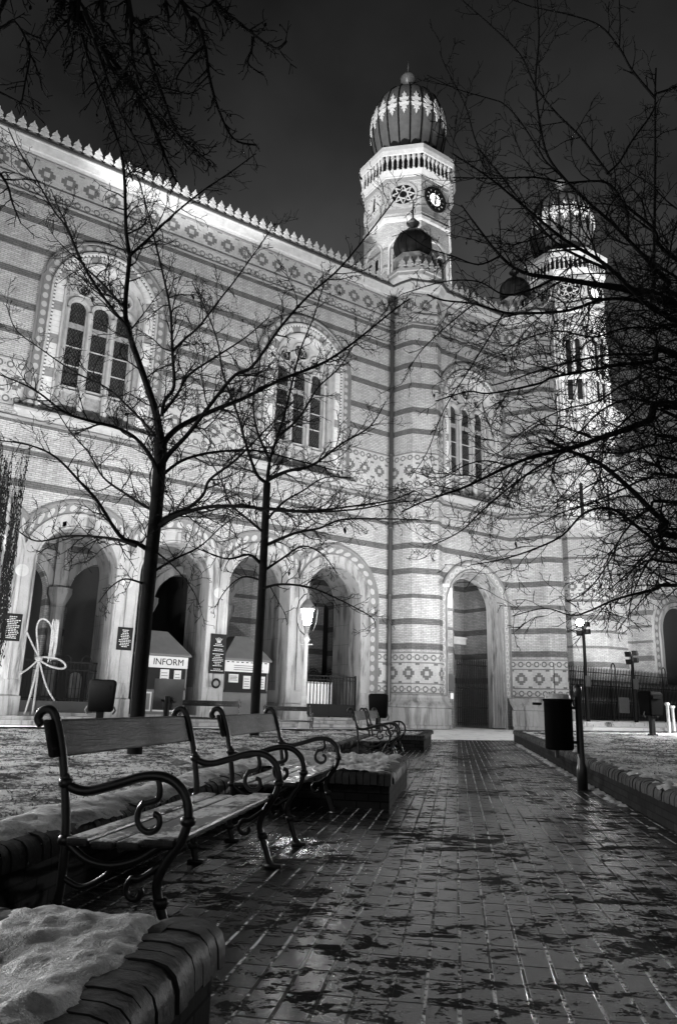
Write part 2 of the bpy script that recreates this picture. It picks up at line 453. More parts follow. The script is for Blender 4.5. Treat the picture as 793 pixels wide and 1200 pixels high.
# passage: floor, back wall with openings, vault, end wall
m = MB(); m.box(XL, 25, .2, 14, .05, FL); m.build('passage_floor', M['stone'], syn)
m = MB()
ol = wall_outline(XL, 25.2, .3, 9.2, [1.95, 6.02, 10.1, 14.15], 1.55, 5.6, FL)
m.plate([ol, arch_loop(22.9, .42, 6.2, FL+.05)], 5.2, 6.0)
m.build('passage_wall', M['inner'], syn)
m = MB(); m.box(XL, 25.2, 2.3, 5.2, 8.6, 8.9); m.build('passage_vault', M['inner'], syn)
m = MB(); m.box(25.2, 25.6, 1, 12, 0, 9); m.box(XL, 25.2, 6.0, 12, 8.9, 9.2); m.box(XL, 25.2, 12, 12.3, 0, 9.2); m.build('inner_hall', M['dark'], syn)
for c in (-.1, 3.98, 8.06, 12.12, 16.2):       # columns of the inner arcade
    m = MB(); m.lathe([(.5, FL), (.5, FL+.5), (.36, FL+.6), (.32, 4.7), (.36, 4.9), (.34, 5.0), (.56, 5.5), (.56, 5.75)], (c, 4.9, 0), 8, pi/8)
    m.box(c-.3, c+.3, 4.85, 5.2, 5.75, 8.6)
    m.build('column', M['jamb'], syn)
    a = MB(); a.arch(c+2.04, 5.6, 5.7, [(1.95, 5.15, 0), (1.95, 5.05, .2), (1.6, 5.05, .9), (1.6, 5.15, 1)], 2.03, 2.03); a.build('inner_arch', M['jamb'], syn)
# arcade surrounds
for i, c in enumerate([-.66]+ARC):
    last = i == 5; lim = 2.036 if i == 0 else (ARC[1]-ARC[0])/2
    lR = 99 if last else 2.035; zb = 1.62
    a = MB()
    a.arch(c, SPR, zb, [(2.69, 0, 0), (2.69, -.09, .1), (2.60, -.11, .5), (2.56, -.05, .9), (2.56, -.02, 1)], 2.035, lR); s_ = a.build('arch_moulding', M['trim_dark'], syn)
    a = MB(); a.arch(c, SPR, zb, [(2.56, -.035, 1), (2.15, -.035, 0)], 2.035, lR, utile=.47); a.build('tile_band', M['band'], syn)
    a = MB(); a.arch(c, SPR, FL, [(2.15, -.03, 0), (2.13, -.12, .2), (2.06, -.12, .3), (2.03, -.07, .4), (1.66, -.07, .8), (1.62, -.11, .9), (1.55, -.11, 1), (1.54, 0, 1), (1.54, .86, 1)], 2.035, lR if not last else 99); a.build('stone_arch', M['stone'], syn)
# pier plinths
for c in [1.37]+[(ARC[i]+ARC[i+1])/2 for i in range(4)]+[21.75]:
    hw = .53 if c < 21 else .5
    m = MB(); m.box(c-hw, c+hw, -.19, 2.4, .15, 1.0); m.box(c-hw+.05, c+hw-.05, -.13, 2.35, 1.02, 1.58); m.build('pier_plinth', M['stone'], syn, bevel=.02)
m = MB(); m.box(XL, 24, -1.3, .2, 0, .16); m.box(XL, 24, -.8, .2, .16, .30); m.build('entrance_step', M['stone'], syn, bevel=.015)
# rosettes between arches
for i in range(4):
    c = (ARC[i]+ARC[i+1])/2; m = MB(); m.plate([circ_loop(c, 5.6, .24)], -.10, -.06); m.build('spandrel_disc', M['trim'], syn)

# ---- bay with buttresses: polygonal plan
V = [(23.12, .3), (23.2, -.15), (23.33, -.75), (23.54, -1.26), (24.85, -1.8), (25.3, -1.55), (25.3, -1.4)]
BX0, BX1, BY = 25.3, 30.5, -1.4
V2 = [(30.49, -1.4), (31.15, -2.49), (31.35, -3.2), (32.2, -3.6), (33.6, -2.5), (33.8, 2.5)]
m = MB(); m.chain(V, [(0, 0), (0, EAV)]); m.build('corner_buttress', M['wall'], syn)
m = MB(); m.chain(V2, [(0, 0), (0, EAV)], 30.49); m.build('corner_buttress', M['wall'], syn)
m = MB(); m.poly([(V2[0][0], V2[0][1], EAV)]+[(x, y, EAV) for x, y in V2[1:]]+[(30.49, 2.5, EAV)]); m.poly([(x, y, EAV) for x, y in V]+[(25.3, 2, EAV), (23.1, 2, EAV)]); m.build('buttress_cap', M['trim'], syn)
DC = 27.72
m = MB()
T = lambda x, y, z: (x, y, z)
m.plate([wall_outline(BX0-.03, BX1+.03, 0, EAV, [DC], 2.02, 6.1, 0), arch_loop(DC, WR, WS, WB)], BY, BY+.85, sides=False); m.build('wall', M['wall'], syn)
a = MB(); a.arch(DC, 6.1, 1.62, [(2.58, BY, 0), (2.58, BY-.08, .1), (2.50, BY-.1, .5), (2.46, BY-.05, 1)]); a.build('arch_moulding', M['trim_dark'], syn)
a = MB(); a.arch(DC, 6.1, 1.62, [(2.46, BY-.03, 1), (2.1, BY-.03, 0)], utile=.42); a.build('tile_band', M['band2'], syn)
a = MB(); pr = []
y = BY-.03; r = 2.1
for k in range(5):
    pr += [(r, y, 0), (r-.01, y-.08, 0), (r-.045, y-.09, 0), (r-.055, y-.03, 0), (r-.06, y+.09, 0), (r-.073, y+.11, 0)]; r -= .075; y += .11
pr += [(1.70, y, 1), (1.70, y+.35, 1)]
a.arch(DC, 6.1, 0.05, pr); a.build('stone_arch', M['stone'], syn)
# passage behind the gate
m = MB(); m.box(24.6, 31.4, 1.6, 1.9, 0, 9.5); m.build('passage_wall', M['inner'], syn)
m = MB(); m.box(24.9, 25.95, -.5, 1.6, 0, 9.5); m.box(29.75, 31.2, -.5, 1.6, 0, 9.5); m.box(24.9, 31, -.6, 1.6, 8.5, 8.8); m.build('passage_vault', M['inner'], syn)
m = MB(); m.box(26, 29.7, 1.38, 1.6, 4.5, 4.8); m.box(26, 29.7, 1.3, 1.6, 4.8, 4.9); m.build('string_course', M['trim_bright'], syn)

# plinth course round the whole bay
m = MB()
PL = [(.02, 1.62), (.1, 1.56), (.1, 1.45), (.16, 1.3), (.3, 1.12), (.34, 1.05), (.34, .98), (.27, .96), (.27, .2), (.33, .15), (.33, 0)][::-1]
m.chain([(22.25, 0), (23.0, 0)]+V[1:5]+[(25.15, -1.62), (25.3, -1.5), (25.6, -1.5)], PL); m.build('plinth', M['stone'], syn); m = MB()
m.chain([(29.85, -1.5), (30.4, -1.42)]+V2[1:], PL, 29.8); m.build('plinth', M['stone'], syn)
# string courses
CH = [(XL, 0), (22.97, 0)]+V[1:6]+[(25.42, -1.4), (30.42, -1.4)]+V2[1:]
def seg_chain(mb, pts, z, h=.06, o=.06):
    q = MB(); q.chain(pts, [(0, z-h), (o*.6, z-h), (o, z-h*.3), (o, z), (0, z+.02)]); q.build('string_course', M['trim_dark'], syn)
m = MB()
for z in (21.52, 22.12, 23.34): seg_chain(m, CH, z, .07, .08)
m = MB()
for z in (1.68, 2.12, 3.12, 3.6): seg_chain(m, [(22.4, 0), (22.97, 0)]+V[1:6]+[(25.4, -1.4)], z, .04, .04); seg_chain(m, [(30.2, -1.4), (30.42, -1.4)]+V2[1:], z, .04, .04)
m = MB()
for z in (12.02, 13.98):
    for x0, x1 in ((-.05, 4.55), (10.2, 14.7)): seg_chain(m, [(x0, 0), (x1, 0)], z, .06, .05)
    seg_chain(m, [(20.4, 0), (22.97, 0)]+V[1:6], z, .06, .05); seg_chain(m, V2, z, .06, .05)
seg_chain(m, [(XL, 0), (22.97, 0)]+V[1:6]+[(25.42, -1.4), (30.42, -1.4)]+V2[1:], 11.62, .12, .10)
# cornice
m = MB(); m.chain(CH, [(0, 23.36), (.06, 23.4), (.1, 23.5), (.16, 23.55), (.3, 23.86), (.34, 23.9), (.34, 23.95)]); m.build('cornice', M['trim'], syn)
m = MB(); m.chain(CH, [(.34, 23.95), (.42, 23.97), (.42, 24.07), (.1, 24.11), (-.5, 24.12)]); m.build('gutter', M['pipe'], syn)
# crest of stepped merlons
def merlon_loop():
    h = [(.17, 0), (.15, .06), (.06, .10), (.06, .14), (.215, .17), (.15, .29), (.055, .32), (.055, .35), (.165, .38), (.10, .49), (.05, .53), (0, .68)]
    return [(x, z) for x, z in h]+[(-x, z) for x, z in h[::-1][1:]]
ML = merlon_loop()
mm = MB(); mm.plate([ML[::-1]], -.05, .05); mer0 = mm.build('merlon', M['trim_bright'], syn)
first = True
def place_merlon(x, y, rz, parent=syn, z=24.12, sc=1.0):
    global first
    if first: o = mer0; first = False
    else: o = mer0.copy(); COL.objects.link(o)
    o.parent = parent; o.location = (x, y, z); o.rotation_euler = (0, 0, rz); o.scale = (sc, 1, sc)
def crest(pts, off, pitch, parent=syn, z=24.12, sc=1.0, skip=0):
    for i in range(len(pts)-1):
        a = Vector(pts[i]); b = Vector(pts[i+1]); d = b-a; L = d.length; d.normalize(); nn = Vector((d.y, -d.x)); k = max(1, int(L/pitch+.5))
        for j in range(k):
            t = (j+.5)/k*L
            if i == 0 and t < skip: continue
            p = a+d*t+nn*off; place_merlon(p.x, p.y, atan2(d.y, d.x), parent, z, sc)
crest([(XL, 0), (23.0, 0)], .3, .462, skip=7.6)
crest([(25.2, -1.4), (30.3, -1.4)], .3, .46)
crest(V2[0:3], .2, .44)

# ---- big windows
def big_window(c, yf, k=1.0):
    root = MB()
    # outer mouldings and bands
    a = MB(); a.arch(c, WS, WB-.2, [(2.78*k, yf, 0), (2.78*k, yf-.1, .1), (2.70*k, yf-.12, .5), (2.66*k, yf-.05, .9), (2.66*k, yf-.02, 1)]); w = a.build('window', M['trim_dark'], syn)
    a = MB(); a.arch(c, WS, WB-.2, [(2.66*k, yf-.04, 1), (2.32*k, yf-.04, 0)], utile=.40); a.build('tile_band', M['band'], w)
    a = MB(); a.arch(c, WS, WB-.2, [(2.32*k, yf-.03, 0), (2.30*k, yf-.13, .3), (2.22*k, yf-.13, 1), (2.20*k, yf-.06, 1)]); a.build('moulding', M['trim'], w)
    a = MB(); a.arch(c, WS, WB-.2, [(2.20*k, yf-.07, 0), (2.12*k, yf-.07, 1)], utile=.5); a.build('bead', M['bead'], w)
    a = MB(); a.arch(c, WS, WB-.2, [(2.12*k, yf-.03, 0), (1.78, yf-.03, 1)], utile=.5); a.build('voussoir_ring', M['vous'], w)
    a = MB(); a.arch(c, WS, WB, [(1.78, yf-.02, 0), (1.76, yf-.12, .1), (1.69, yf-.12, .2), (1.66, yf, .5), (1.62, yf+.1, .7), (1.60, yf+.14, .8), (1.56, yf+.2, .9), (1.56, yf+.75, 1)]); a.build('frame', M['trim'], w)
    # tracery plate
    y0, y1 = yf+.5, yf+.68
    def star(cx, cz, r, n=6):
        return [(cx+(r if j % 2 == 0 else r*.5)*cos(pi*j/n+pi/2), cz+(r if j % 2 == 0 else r*.5)*sin(pi*j/n+pi/2)) for j in range(2*n)]
    holes = []
    for dx, sp in ((-1.0, 17.25), (0, 17.25), (1.0, 17.25)): holes.append(arch_loop(c+dx, .335, sp, 13.62, 12))
    holes.append(circ_loop(c, 18.62, .40, 18)); holes.append(circ_loop(c-.9, 18.2, .29, 14)); holes.append(circ_loop(c+.9, 18.2, .29, 14))
    for dx in (-.47, .47): holes.append([(c+dx+.13*cos(pi*j/4), 17.92+(.17 if j % 2 == 0 else .05)*sin(pi*j/4)*1.0) for j in range(8)])
    t = MB(); t.plate([arch_loop(c, 1.62, WS, 13.3)]+holes, y0, y1); t.build('tracery', M['trim'], w)
    t = MB()
    for dx in (-1.0, 0, 1.0): t.arch(c+dx, 17.25, 17.0, [(.49, y0, 0), (.48, y0-.1, .5), (.36, y0-.1, .8), (.335, y0, 1)])
    for dx, zz, r in ((0, 18.62, .46), (-.9, 18.2, .35), (.9, 18.2, .35)):
        t.tube([(c+dx+r*cos(2*pi*k_/20), y0-.04, zz+r*sin(2*pi*k_/20)) for k_ in range(21)], .05, 6, False)
    t.build('lancet_moulding', M['trim'], w)
    st = MB()
    for dx, zz, r in ((0, 18.62, .38), (-.9, 18.2, .27), (.9, 18.2, .27)):
        for h in (0, pi):
            tri = [(c+dx+r*cos(h+pi/2+2*pi*q/3), zz+r*sin(h+pi/2+2*pi*q/3)) for q in range(4)]
            st.tube([(x, y0+.08, z) for x, z in tri], .022, 4)
    st.build('star_tracery', M['trim'], w)
    g = MB(); g.plate([arch_loop(c, 1.6, WS, 13.3)], y0+.12, y0+.16, back=False, sides=False); gl = g.build('pane', M['glass'], w)
    b = MB()
    for dx in (-1.0, 0, 1.0):
        for z in (14.55, 15.42): b.box(c+dx-.34, c+dx+.34, y0+.06, y0+.1, z, z+.045)
        b.build('glazing_bar', M['trim'], w); b = MB()
        b.box(c+dx-.34, c+dx+.34, y0+.08, y0+.11, 16.3, 16.55); b.build('glass_band', M['orn'], w); b = MB()
    # columns, pedestals, balustrade panels
    cm = MB()
    for dx in (-.5, .5):
        cm.lathe([(.13, 13.35), (.13, 13.5), (.085, 13.6), (.08, 16.6), (.1, 16.7), (.14, 17.0), (.14, 17.08)], (c+dx, y0-.1, 0), 10)
        cm.lathe([(.17, 12.32), (.17, 12.45), (.13, 12.55), (.15, 13.0), (.17, 13.3), (.17, 13.4)], (c+dx, y0-.16, 0), 8, pi/8)
    for dx in (-1.46, 1.46): cm.lathe([(.1, 12.35), (.09, 13.6), (.08, 16.6), (.12, 17.0), (.12, 17.08)], (c+dx, y0-.1, 0), 8)
    cm.build('mullion', M['trim'], w)
    p = MB(); p.box(c-1.6, c+1.6, y0, y1, 12.3, 13.3)
    p.build('apron', M['orn'], w)
    p = MB(); p.box(c-1.6, c+1.6, y0-.12, y1, 13.3, 13.42); p.build('transom', M['trim'], w)
    s2 = MB(); s2.poly([(c-1.7, yf-.05, 12.05), (c+1.7, yf-.05, 12.05), (c+1.7, y0+.02, 12.4), (c-1.7, y0+.02, 12.4)]); s2.build('shaded_sill_slope', M['pipe'], w)  # dark material paints the shade on the sill slope, unlit from below
    s3 = MB(); s3.chain([(c-2.8*k, yf+.02), (c-2.8*k, yf), (c+2.8*k, yf), (c+2.8*k, yf+.02)], [(0, 11.64), (.08, 11.66), (.12, 11.78), (.26, 11.86), (.3, 11.9), (.3, 12.0)])
    s3.build('sill', M['sillstone'], w)
    s4 = MB(); s4.chain([(c-2.8*k, yf+.02), (c-2.8*k, yf), (c+2.8*k, yf), (c+2.8*k, yf+.02)], [(.3, 12.0), (.31, 12.06), (0, 12.14)]); s4.build('shaded_sill_top', M['pipe'], w)  # sill top likewise coloured dark for its shade
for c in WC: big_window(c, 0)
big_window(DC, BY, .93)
# dark interior behind the upper windows
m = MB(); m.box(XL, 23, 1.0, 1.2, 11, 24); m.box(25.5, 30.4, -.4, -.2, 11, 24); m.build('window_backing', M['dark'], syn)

# buttress turret caps with small domes
def turret(cx, cy, z, R, dr, nm):
    m = MB(); m.lathe([(R*.92, z-.05), (R, z+.1), (R, z+.3), (R*1.04, z+.34), (R*1.04, z+.5), (R*.9, z+.52), (R*.62, z+.6), (R*.6, z+1.7), (R*.68, z+1.75), (R*.68, z+1.9), (.2, z+2.2)], (cx, cy, 0), 8, pi/8); tb = m.build('turret', M['trim'], syn)
    crest([(cx+R*1.0*cos(a), cy+R*1.0*sin(a)) for a in [pi/8+pi/4*k for k in range(4, 9)]], 0, .46, syn, z+.5, 1.0)
    prof = []
    for k in range(13):
        t = k/12*pi*.93-.42
        prof.append((dr*cos(t), dr*sin(t)))
    prof = [(dr*.5, -dr*.98), (dr*.72, -dr*.78), (dr*.88, -dr*.52), (dr*.98, -dr*.25), (dr, 0), (dr*.97, dr*.3), (dr*.85, dr*.58), (dr*.62, dr*.82), (dr*.35, dr*1.0), (dr*.16, dr*1.14), (dr*.08, dr*1.3)]
    zc = z+1.72+dr*.98
    d = MB(); d.lathe([(r, zz+zc) for r, zz in prof], (cx, cy, 0), 24); dm = d.build('dome', M['smalldome'], tb, smooth=True)
    rb = MB()
    for k in range(12):
        a = 2*pi*k/12; rb.tube([(cx+(r+.01)*cos(a), cy+(r+.01)*sin(a), zz+zc) for r, zz in prof], .025, 4)
    rb.build('rib', M['smalldome'], dm)
    f = MB(); f.lathe([(dr*.09, dr*1.25), (dr*.12, dr*1.3), (dr*.3, dr*1.42), (dr*.36, dr*1.5), (dr*.3, dr*1.58), (dr*.12, dr*1.66), (dr*.16, dr*1.74), (dr*.05, dr*1.85), (.05, dr*2.3), (.015, dr*2.95)], (cx, cy, zc), 12); f.build('finial', M['smalldome'], dm)
turret(24.2, -.45, 24.1, 1.75, 1.12, 'a')
turret(31.9, -1.2, 23.8, 1.5, .95, 'b')
# rainwater pipe
m = MB(); m.tube([(22.98, -.16, 23.0), (22.98, -.16, .3)], .11, 10); m.lathe([(.1, 22.7), (.26, 22.95), (.3, 23.1), (.3, 23.3)], (22.98, -.16, 0), 8)
for z in (3, 6.5, 10, 14, 18, 21): m.lathe([(.13, z-.06), (.15, z), (.13, z+.06)], (22.98, -.16, 0), 10)
m.build('rainwater_pipe', M['pipe'], syn, smooth=False)
# iron gate leaves of the door
g = MB(); 
for k in range(16):
    x = 27.3+k*.135; g.tube([(x, -.45, .15), (x, -.45, 3.45)], .036, 5); g.tube([(x, -.45, 3.45), (x, -.45, 3.6)], [.03, .002], 4)
for z in (.25, 1.0, 2.0, 3.2): g.box(27.25, 29.4, -.47, -.43, z, z+.07)
gt = g.build('gate_leaf', M['iron_far'], syn)
g = MB()
for k in range(11): 
    y = -.45+k*.13; g.tube([(26.35, y, .15), (26.35, y, 3.5)], .036, 5)
for z in (.25, 1.0, 2.0, 3.2): g.box(26.33, 26.38, -.45, .9, z, z+.05)
g.build('gate_leaf', M['iron_far'], syn)
g = MB(); g.box(26.25, 26.95, -.62, -.52, 1.85, 2.7); g.build('letter_box', M['board'], syn, bevel=.02)
g = MB(); g.box(26.62, 26.8, -.66, -.6, 1.45, 1.75); g.build('intercom', M['panelglow'], syn)
# security camera on the buttress
m = MB(); m.tube([(25.25, -1.75, 7.0), (25.05, -2.1, 6.95)], .025, 5); m.obox((24.95, -2.2, 6.95), (.16, -.1, 0), (.05, .07, 0), (0, 0, .07)); m.build('security_camera', M['white'], syn)

# roof surface behind the crest
m = MB(); m.poly([(XL, .3, 24.0), (33, .3, 24.0), (33, 9, 26.0), (XL, 9, 26.0)]); m.build('roof', M['pipe'], syn)

# ------------------------------------------------------------------ things in and on the arcade (children of nothing)
def place(o_or_t): return o_or_t
def wthing(name, label, cat, s, o, z=0, group=None): return thing(name, label, cat, W(s, o, z), BR, group)
# gate in the fourth open arch
g4 = wthing('iron_gate', 'black iron gate with solid lower panels in the arch beside the drain pipe', 'gate', 19.7, -.15, FL)
m = MB()
for k in range(17):
    x = -1.45+k*.185; m.tube([(x, 0, .5), (x, 0, 1.85)], .027, 5)
m.build('bar', M['iron_far'], g4)
m = MB(); m.box(-1.5, 1.5, -.02, .02, .06, .55); m.build('lower_panel', M['iron_far'], g4)
m = MB(); m.box(-1.5, 1.5, -.03, .03, 1.85, 1.9); m.box(-1.5, 1.5, -.03, .03, 1.68, 1.72); m.box(-1.5, 1.5, -.03, .03, .55, .6); m.box(-1.5, -1.44, -.03, .03, 0, 1.95); m.box(1.44, 1.5, -.03, .03, 0, 1.95); m.box(-.03, .03, -.03, .03, 0, 1.95); m.build('frame', M['iron_far'], g4)
pf = wthing('iron_fence', 'low black iron fence with half round scrolls inside the arch by the drain pipe', 'fence', 19.7, -3.4, FL)
m = MB()
for c in (-1.1, .0, 1.1, 2.2):
    for r in (.32, .2): m.tube([(c+r*cos(pi*k/10), 0, 2.05+r*sin(pi*k/10)) for k in range(11)], .02, 5)
    for k in range(1, 5): m.tube([(c, 0, 2.05), (c+.32*cos(pi*k/5), 0, 2.05+.32*sin(pi*k/5))], .014, 4)
m.build('scroll', M['iron_far'], pf)
m = MB(); m.box(-1.9, 2.6, -.03, .03, 1.7, 1.76); m.box(-1.9, 2.6, -.03, .03, 1.98, 2.05)
for k in range(30): x = -1.9+k*.155; m.tube([(x, 0, 0), (x, 0, 2.0)], .014, 4)
m.build('railing', M['iron_far'], pf)
rp = wthing('lit_panel', 'white slatted panel with painted-in glow behind the iron gate beside the drain pipe', 'panel', 19.9, -1.7, FL)
m = MB()
for k in range(9): m.box(-.95+k*.21, -.95+k*.21+.17, -.03, .03, .55, 1.55)
m.build('slat', M['panelglow'], rp); m = MB(); m.box(-1.0, 1.0, .03, .07, .4, 1.65); m.build('back_panel', M['white'], rp)
# fence in arch one
f1 = wthing('iron_fence', 'black iron fence with a stone base closing the arch with the white rope bow', 'fence', 7.48, -1.2, FL)
m = MB()
for k in range(22): x = -1.5+k*.143; m.tube([(x, 0, .4), (x, 0, 1.95)], .021, 4)
m.box(-1.55, 1.55, -.025, .025, 1.6, 1.65); m.box(-1.55, 1.55, -.025, .025, 1.9, 1.96); m.box(-1.55, 1.55, -.025, .025, .5, .55)
m.build('railing', M['iron_far'], f1)
m = MB()
for c in (-.5, .3, 1.1): 
    m.tube([(c+.2*cos(pi*k/8), 0, 1.96+.25*sin(pi*k/8)) for k in range(9)], .018, 4)
m.build('scroll', M['iron_far'], f1)
m = MB(); m.box(-1.55, 1.55, -.12, .12, 0, .42); m.build('base', M['tinroof'], f1)
# tombstones glimpsed through the first arch
for i, (sx, h, lab) in enumerate([(9.9, 1.75, 'round topped pale gravestone on the left behind the arcade fence'), (10.75, 1.95, 'taller round topped pale gravestone on the right behind the arcade fence')]):
    g = MB(); g.plate([arch_loop(0, .3, h-.3, 0, 12)], -.08, .08); o = g.build('gravestone', M['stone'], None, bevel=.01); o.location = W(sx, -7.6, FL); o.rotation_euler = (0, 0, BR); props(o, lab, 'gravestone', 'gravestones behind the arcade')
# information booths
def booth(s, hw, zr, lab, nm, sign):
    t = wthing(nm, lab, 'kiosk', s, 0, FL, 'kiosks in the arcade'); 
    m = MB(); m.box(-hw, hw, .12, 1.9, 0, 2.35); m.build('body', M['board'], t)
    m = MB(); a = hw+.1
    pts = [(-a, 0, 2.42), (a, 0, 2.42), (a, 2, 2.42), (-a, 2, 2.42)]; top = [(-.35, .7, zr), (.35, .7, zr), (.35, 1.4, zr), (-.35, 1.4, zr)]
    for i in range(4): m.poly([pts[i], pts[(i+1) % 4], top[(i+1) % 4], top[i]])
    m.poly(top); m.box(-a, a, 0, 2, 2.34, 2.42); m.build('roof', M['tinroof'], t)
    m = MB(); m.box(-hw+.02, hw-.02, .04, .12, 1.86, 2.32); sg = m.build('sign_board', M['white'], t)
    if sign: text_part('lettering', 'INFORM', .37, M['sign'], sg, (.26, .035, 2.09), 0, sx=.98)
    else:
        m = MB()
        for k in range(9): m.box(-hw+.1+k*.2*hw/.95, -hw+.22+k*.2*hw/.95, .03, .04, 2.25, 2.29)
        m.build('lettering', M['sign'], sg)
        m = MB()
        for r_ in range(3): m.box(-hw+.45, hw-.3-.12*r_, .03, .04, 1.93+r_*.09, 1.96+r_*.09)
        m.build('lettering', M['board'], sg)
    m = MB(); m.box(-hw+.06, hw-.06, .02, .14, .98, 1.07); m.build('counter', M['iron_far'], t)
    m = MB(); m.box(-hw+.08, hw-.08, .09, .13, 1.07, 1.86); wn = m.build('window', M['sign'], t)
    for (x0, x1, z0, z1) in ([(-.95, -.6, 1.12, 1.75), (-.05, .32, 1.22, 1.8), (.55, .85, 1.12, 1.78)] if sign else [(-.85, -.4, 1.4, 1.75), (-.15, .2, 1.15, 1.7), (.62, .92, 1.15, 1.7), (.3, .45, 1.1, 1.35)]):
        q = MB(); q.box(x0, x1, .05, .09, z0, z1); po = q.build('notice', M['white'], t)
        q = MB()
        for j in range(4): q.box(x0+.04, x1-.05-.03*(j % 2), .043, .05, z0+.08+j*(z1-z0-.12)/4, z0+.11+j*(z1-z0-.12)/4)
        q.build('printed_line', M['board'], po)
    if sign:
        for x0, x1 in ((-.95, -.35), (-.25, .25), (.35, .9)):
            m = MB(); m.box(x0, x1, .05, .12, .12, .88); dp = m.build('door_panel', M['white'], t)
            m = MB(); m.box(x0+.06, x1-.06, .04, .05, .18, .82); m.build('inset', M['board'], dp)
booth(11.35, 1.13, 3.4, 'kiosk with a white INFORM sign and grey hipped roof under the arch', 'information_kiosk', True)
booth(15.25, 1.1, 3.45, 'ticket kiosk with notices and a panelled white header behind the second tree trunk', 'ticket_kiosk', False)
# plaques on the piers
def plaque(s, z0, z1, hw, lab, rows, crown):
    t = wthing('plaque', lab, 'plaque', s, .10, 0, 'plaques on the arcade piers')
    m = MB(); m.box(-hw, hw, -.04, .02, z0, z1); m.build('tablet', M['sign'], t)
    rr = random.Random(3); m = MB(); H = (z1-z0)
    z = z1-(.42 if crown else .1)
    while z > z0+.1:
        w_ = hw*rr.uniform(.3, .85); x = -w_
        while x < w_:
            l = rr.uniform(.03, .09); m.box(x, min(x+l, w_), -.048, -.04, z-.028, z); x += l+.02
        z -= .065 if not crown else rr.choice((.07, .1, .07, .14))
    m.build('inscription', M['white'], t)
    if crown:
        m = MB(); zc = z1-.25
        for k in range(-2, 3): m.tube([(0+k*.03, -.05, zc-.08), (k*.075, -.05, zc+.1-.02*abs(k))], .014, 4)
        m.box(-.08, .08, -.055, -.04, zc-.12, zc-.08); m.build('crown_emblem', M['white'], t)
plaque(9.62, 2.88, 3.78, .3, 'nearly square black plaque with white inscription on the pier left of the information kiosk', 9, False)
plaque(13.72, 2.15, 3.82, .36, 'tall narrow black plaque with a crown emblem on the pier between the two kiosks', 12, True)
m = MB(); m.tube([(.17*cos(2*pi*k/16), 0, .17*sin(2*pi*k/16)) for k in range(17)], .045, 6, False)
o = m.build('wreath', M['iron_far'], None, smooth=True); o.location = W(13.7, .19, 1.74); o.rotation_euler = (0, 0, BR); props(o, 'small dark round wreath hanging below the tall crowned plaque', 'wreath')
# faint frame of a plaque on the leftmost pier, hidden by hanging strands
plaque(5.35, 2.95, 3.95, .33, 'black plaque half hidden by dark hanging strands on the leftmost pier', 9, False)
# white rope bow
rb = wthing('rope_bow', 'large white knotted rope bow hanging in front of the leftmost arch', 'bow', 6.05, .35, 0)
K = Vector((.35, 0, 2.35))
def rp_(pts, r, nm, tw=False):
    mb = MB(); mb.tube([K+Vector(p) for p in pts], r, 7); return mb.build(nm, M['rope'], rb, smooth=True)
def bez(*c, n=14):
    P_ = [Vector(p) for p in c]; out = []
    for i in range(n+1):
        t = i/n; q = P_[:]
        while len(q) > 1: q = [q[j].lerp(q[j+1], t) for j in range(len(q)-1)]
        out.append(q[0])
    return out
rp_(bez((0, 0, 0), (-.1, 0, .7), (-.45, .02, 1.4), (-.3, 0, 1.75), (.2, 0, 1.7), (.5, 0, 1.2), (.42, 0, .4)), .034, 'loop')
rp_(bez((0, 0, .05), (-.3, 0, .5), (-.55, 0, .95)), .034, 'strand')
rp_(bez((0, 0, 0), (.3, 0, -.35), (1.1, -.05, -.4), (1.3, 0, -.55), (1.1, 0, .2), (.5, 0, .1), (0, 0, .05)), .04, 'loop')
rp_(bez((0, 0, 0), (-.2, 0, -.3), (-.6, 0, -.6)), .036, 'strand')
rp_(bez((0, 0, 0), (-.05, .02, -1), (-.25, 0, -2.0)), .04, 'strand'); rp_(bez((0, 0, 0), (.05, .02, -.9), (.02, 0, -2.0)), .04, 'strand')
rp_(bez((0, 0, 0), (.25, .02, -.7), (.4, 0, -1.1), (.75, 0, -1.5)), .036, 'strand')
mb = MB(); mb.lathe([(.02, -.12), (.12, -.06), (.14, 0), (.12, .06), (.02, .12)], K, 10); mb.build('knot', M['rope'], rb, smooth=True)
mb = MB(); rr = random.Random(5)
for k in range(26):
    x = .3+rr.random()*.25; z = 1.2-rr.random()*.2; l = rr.uniform(.5, 1.2); mb.tube([K+Vector((x, rr.uniform(-.05, .05), z+.3)), K+Vector((x+.03, 0, z-l*.5)), K+Vector((x+rr.uniform(-.02, .05), 0, z-l))], .018, 4)
mb.build('fringe', M['rope'], rb)

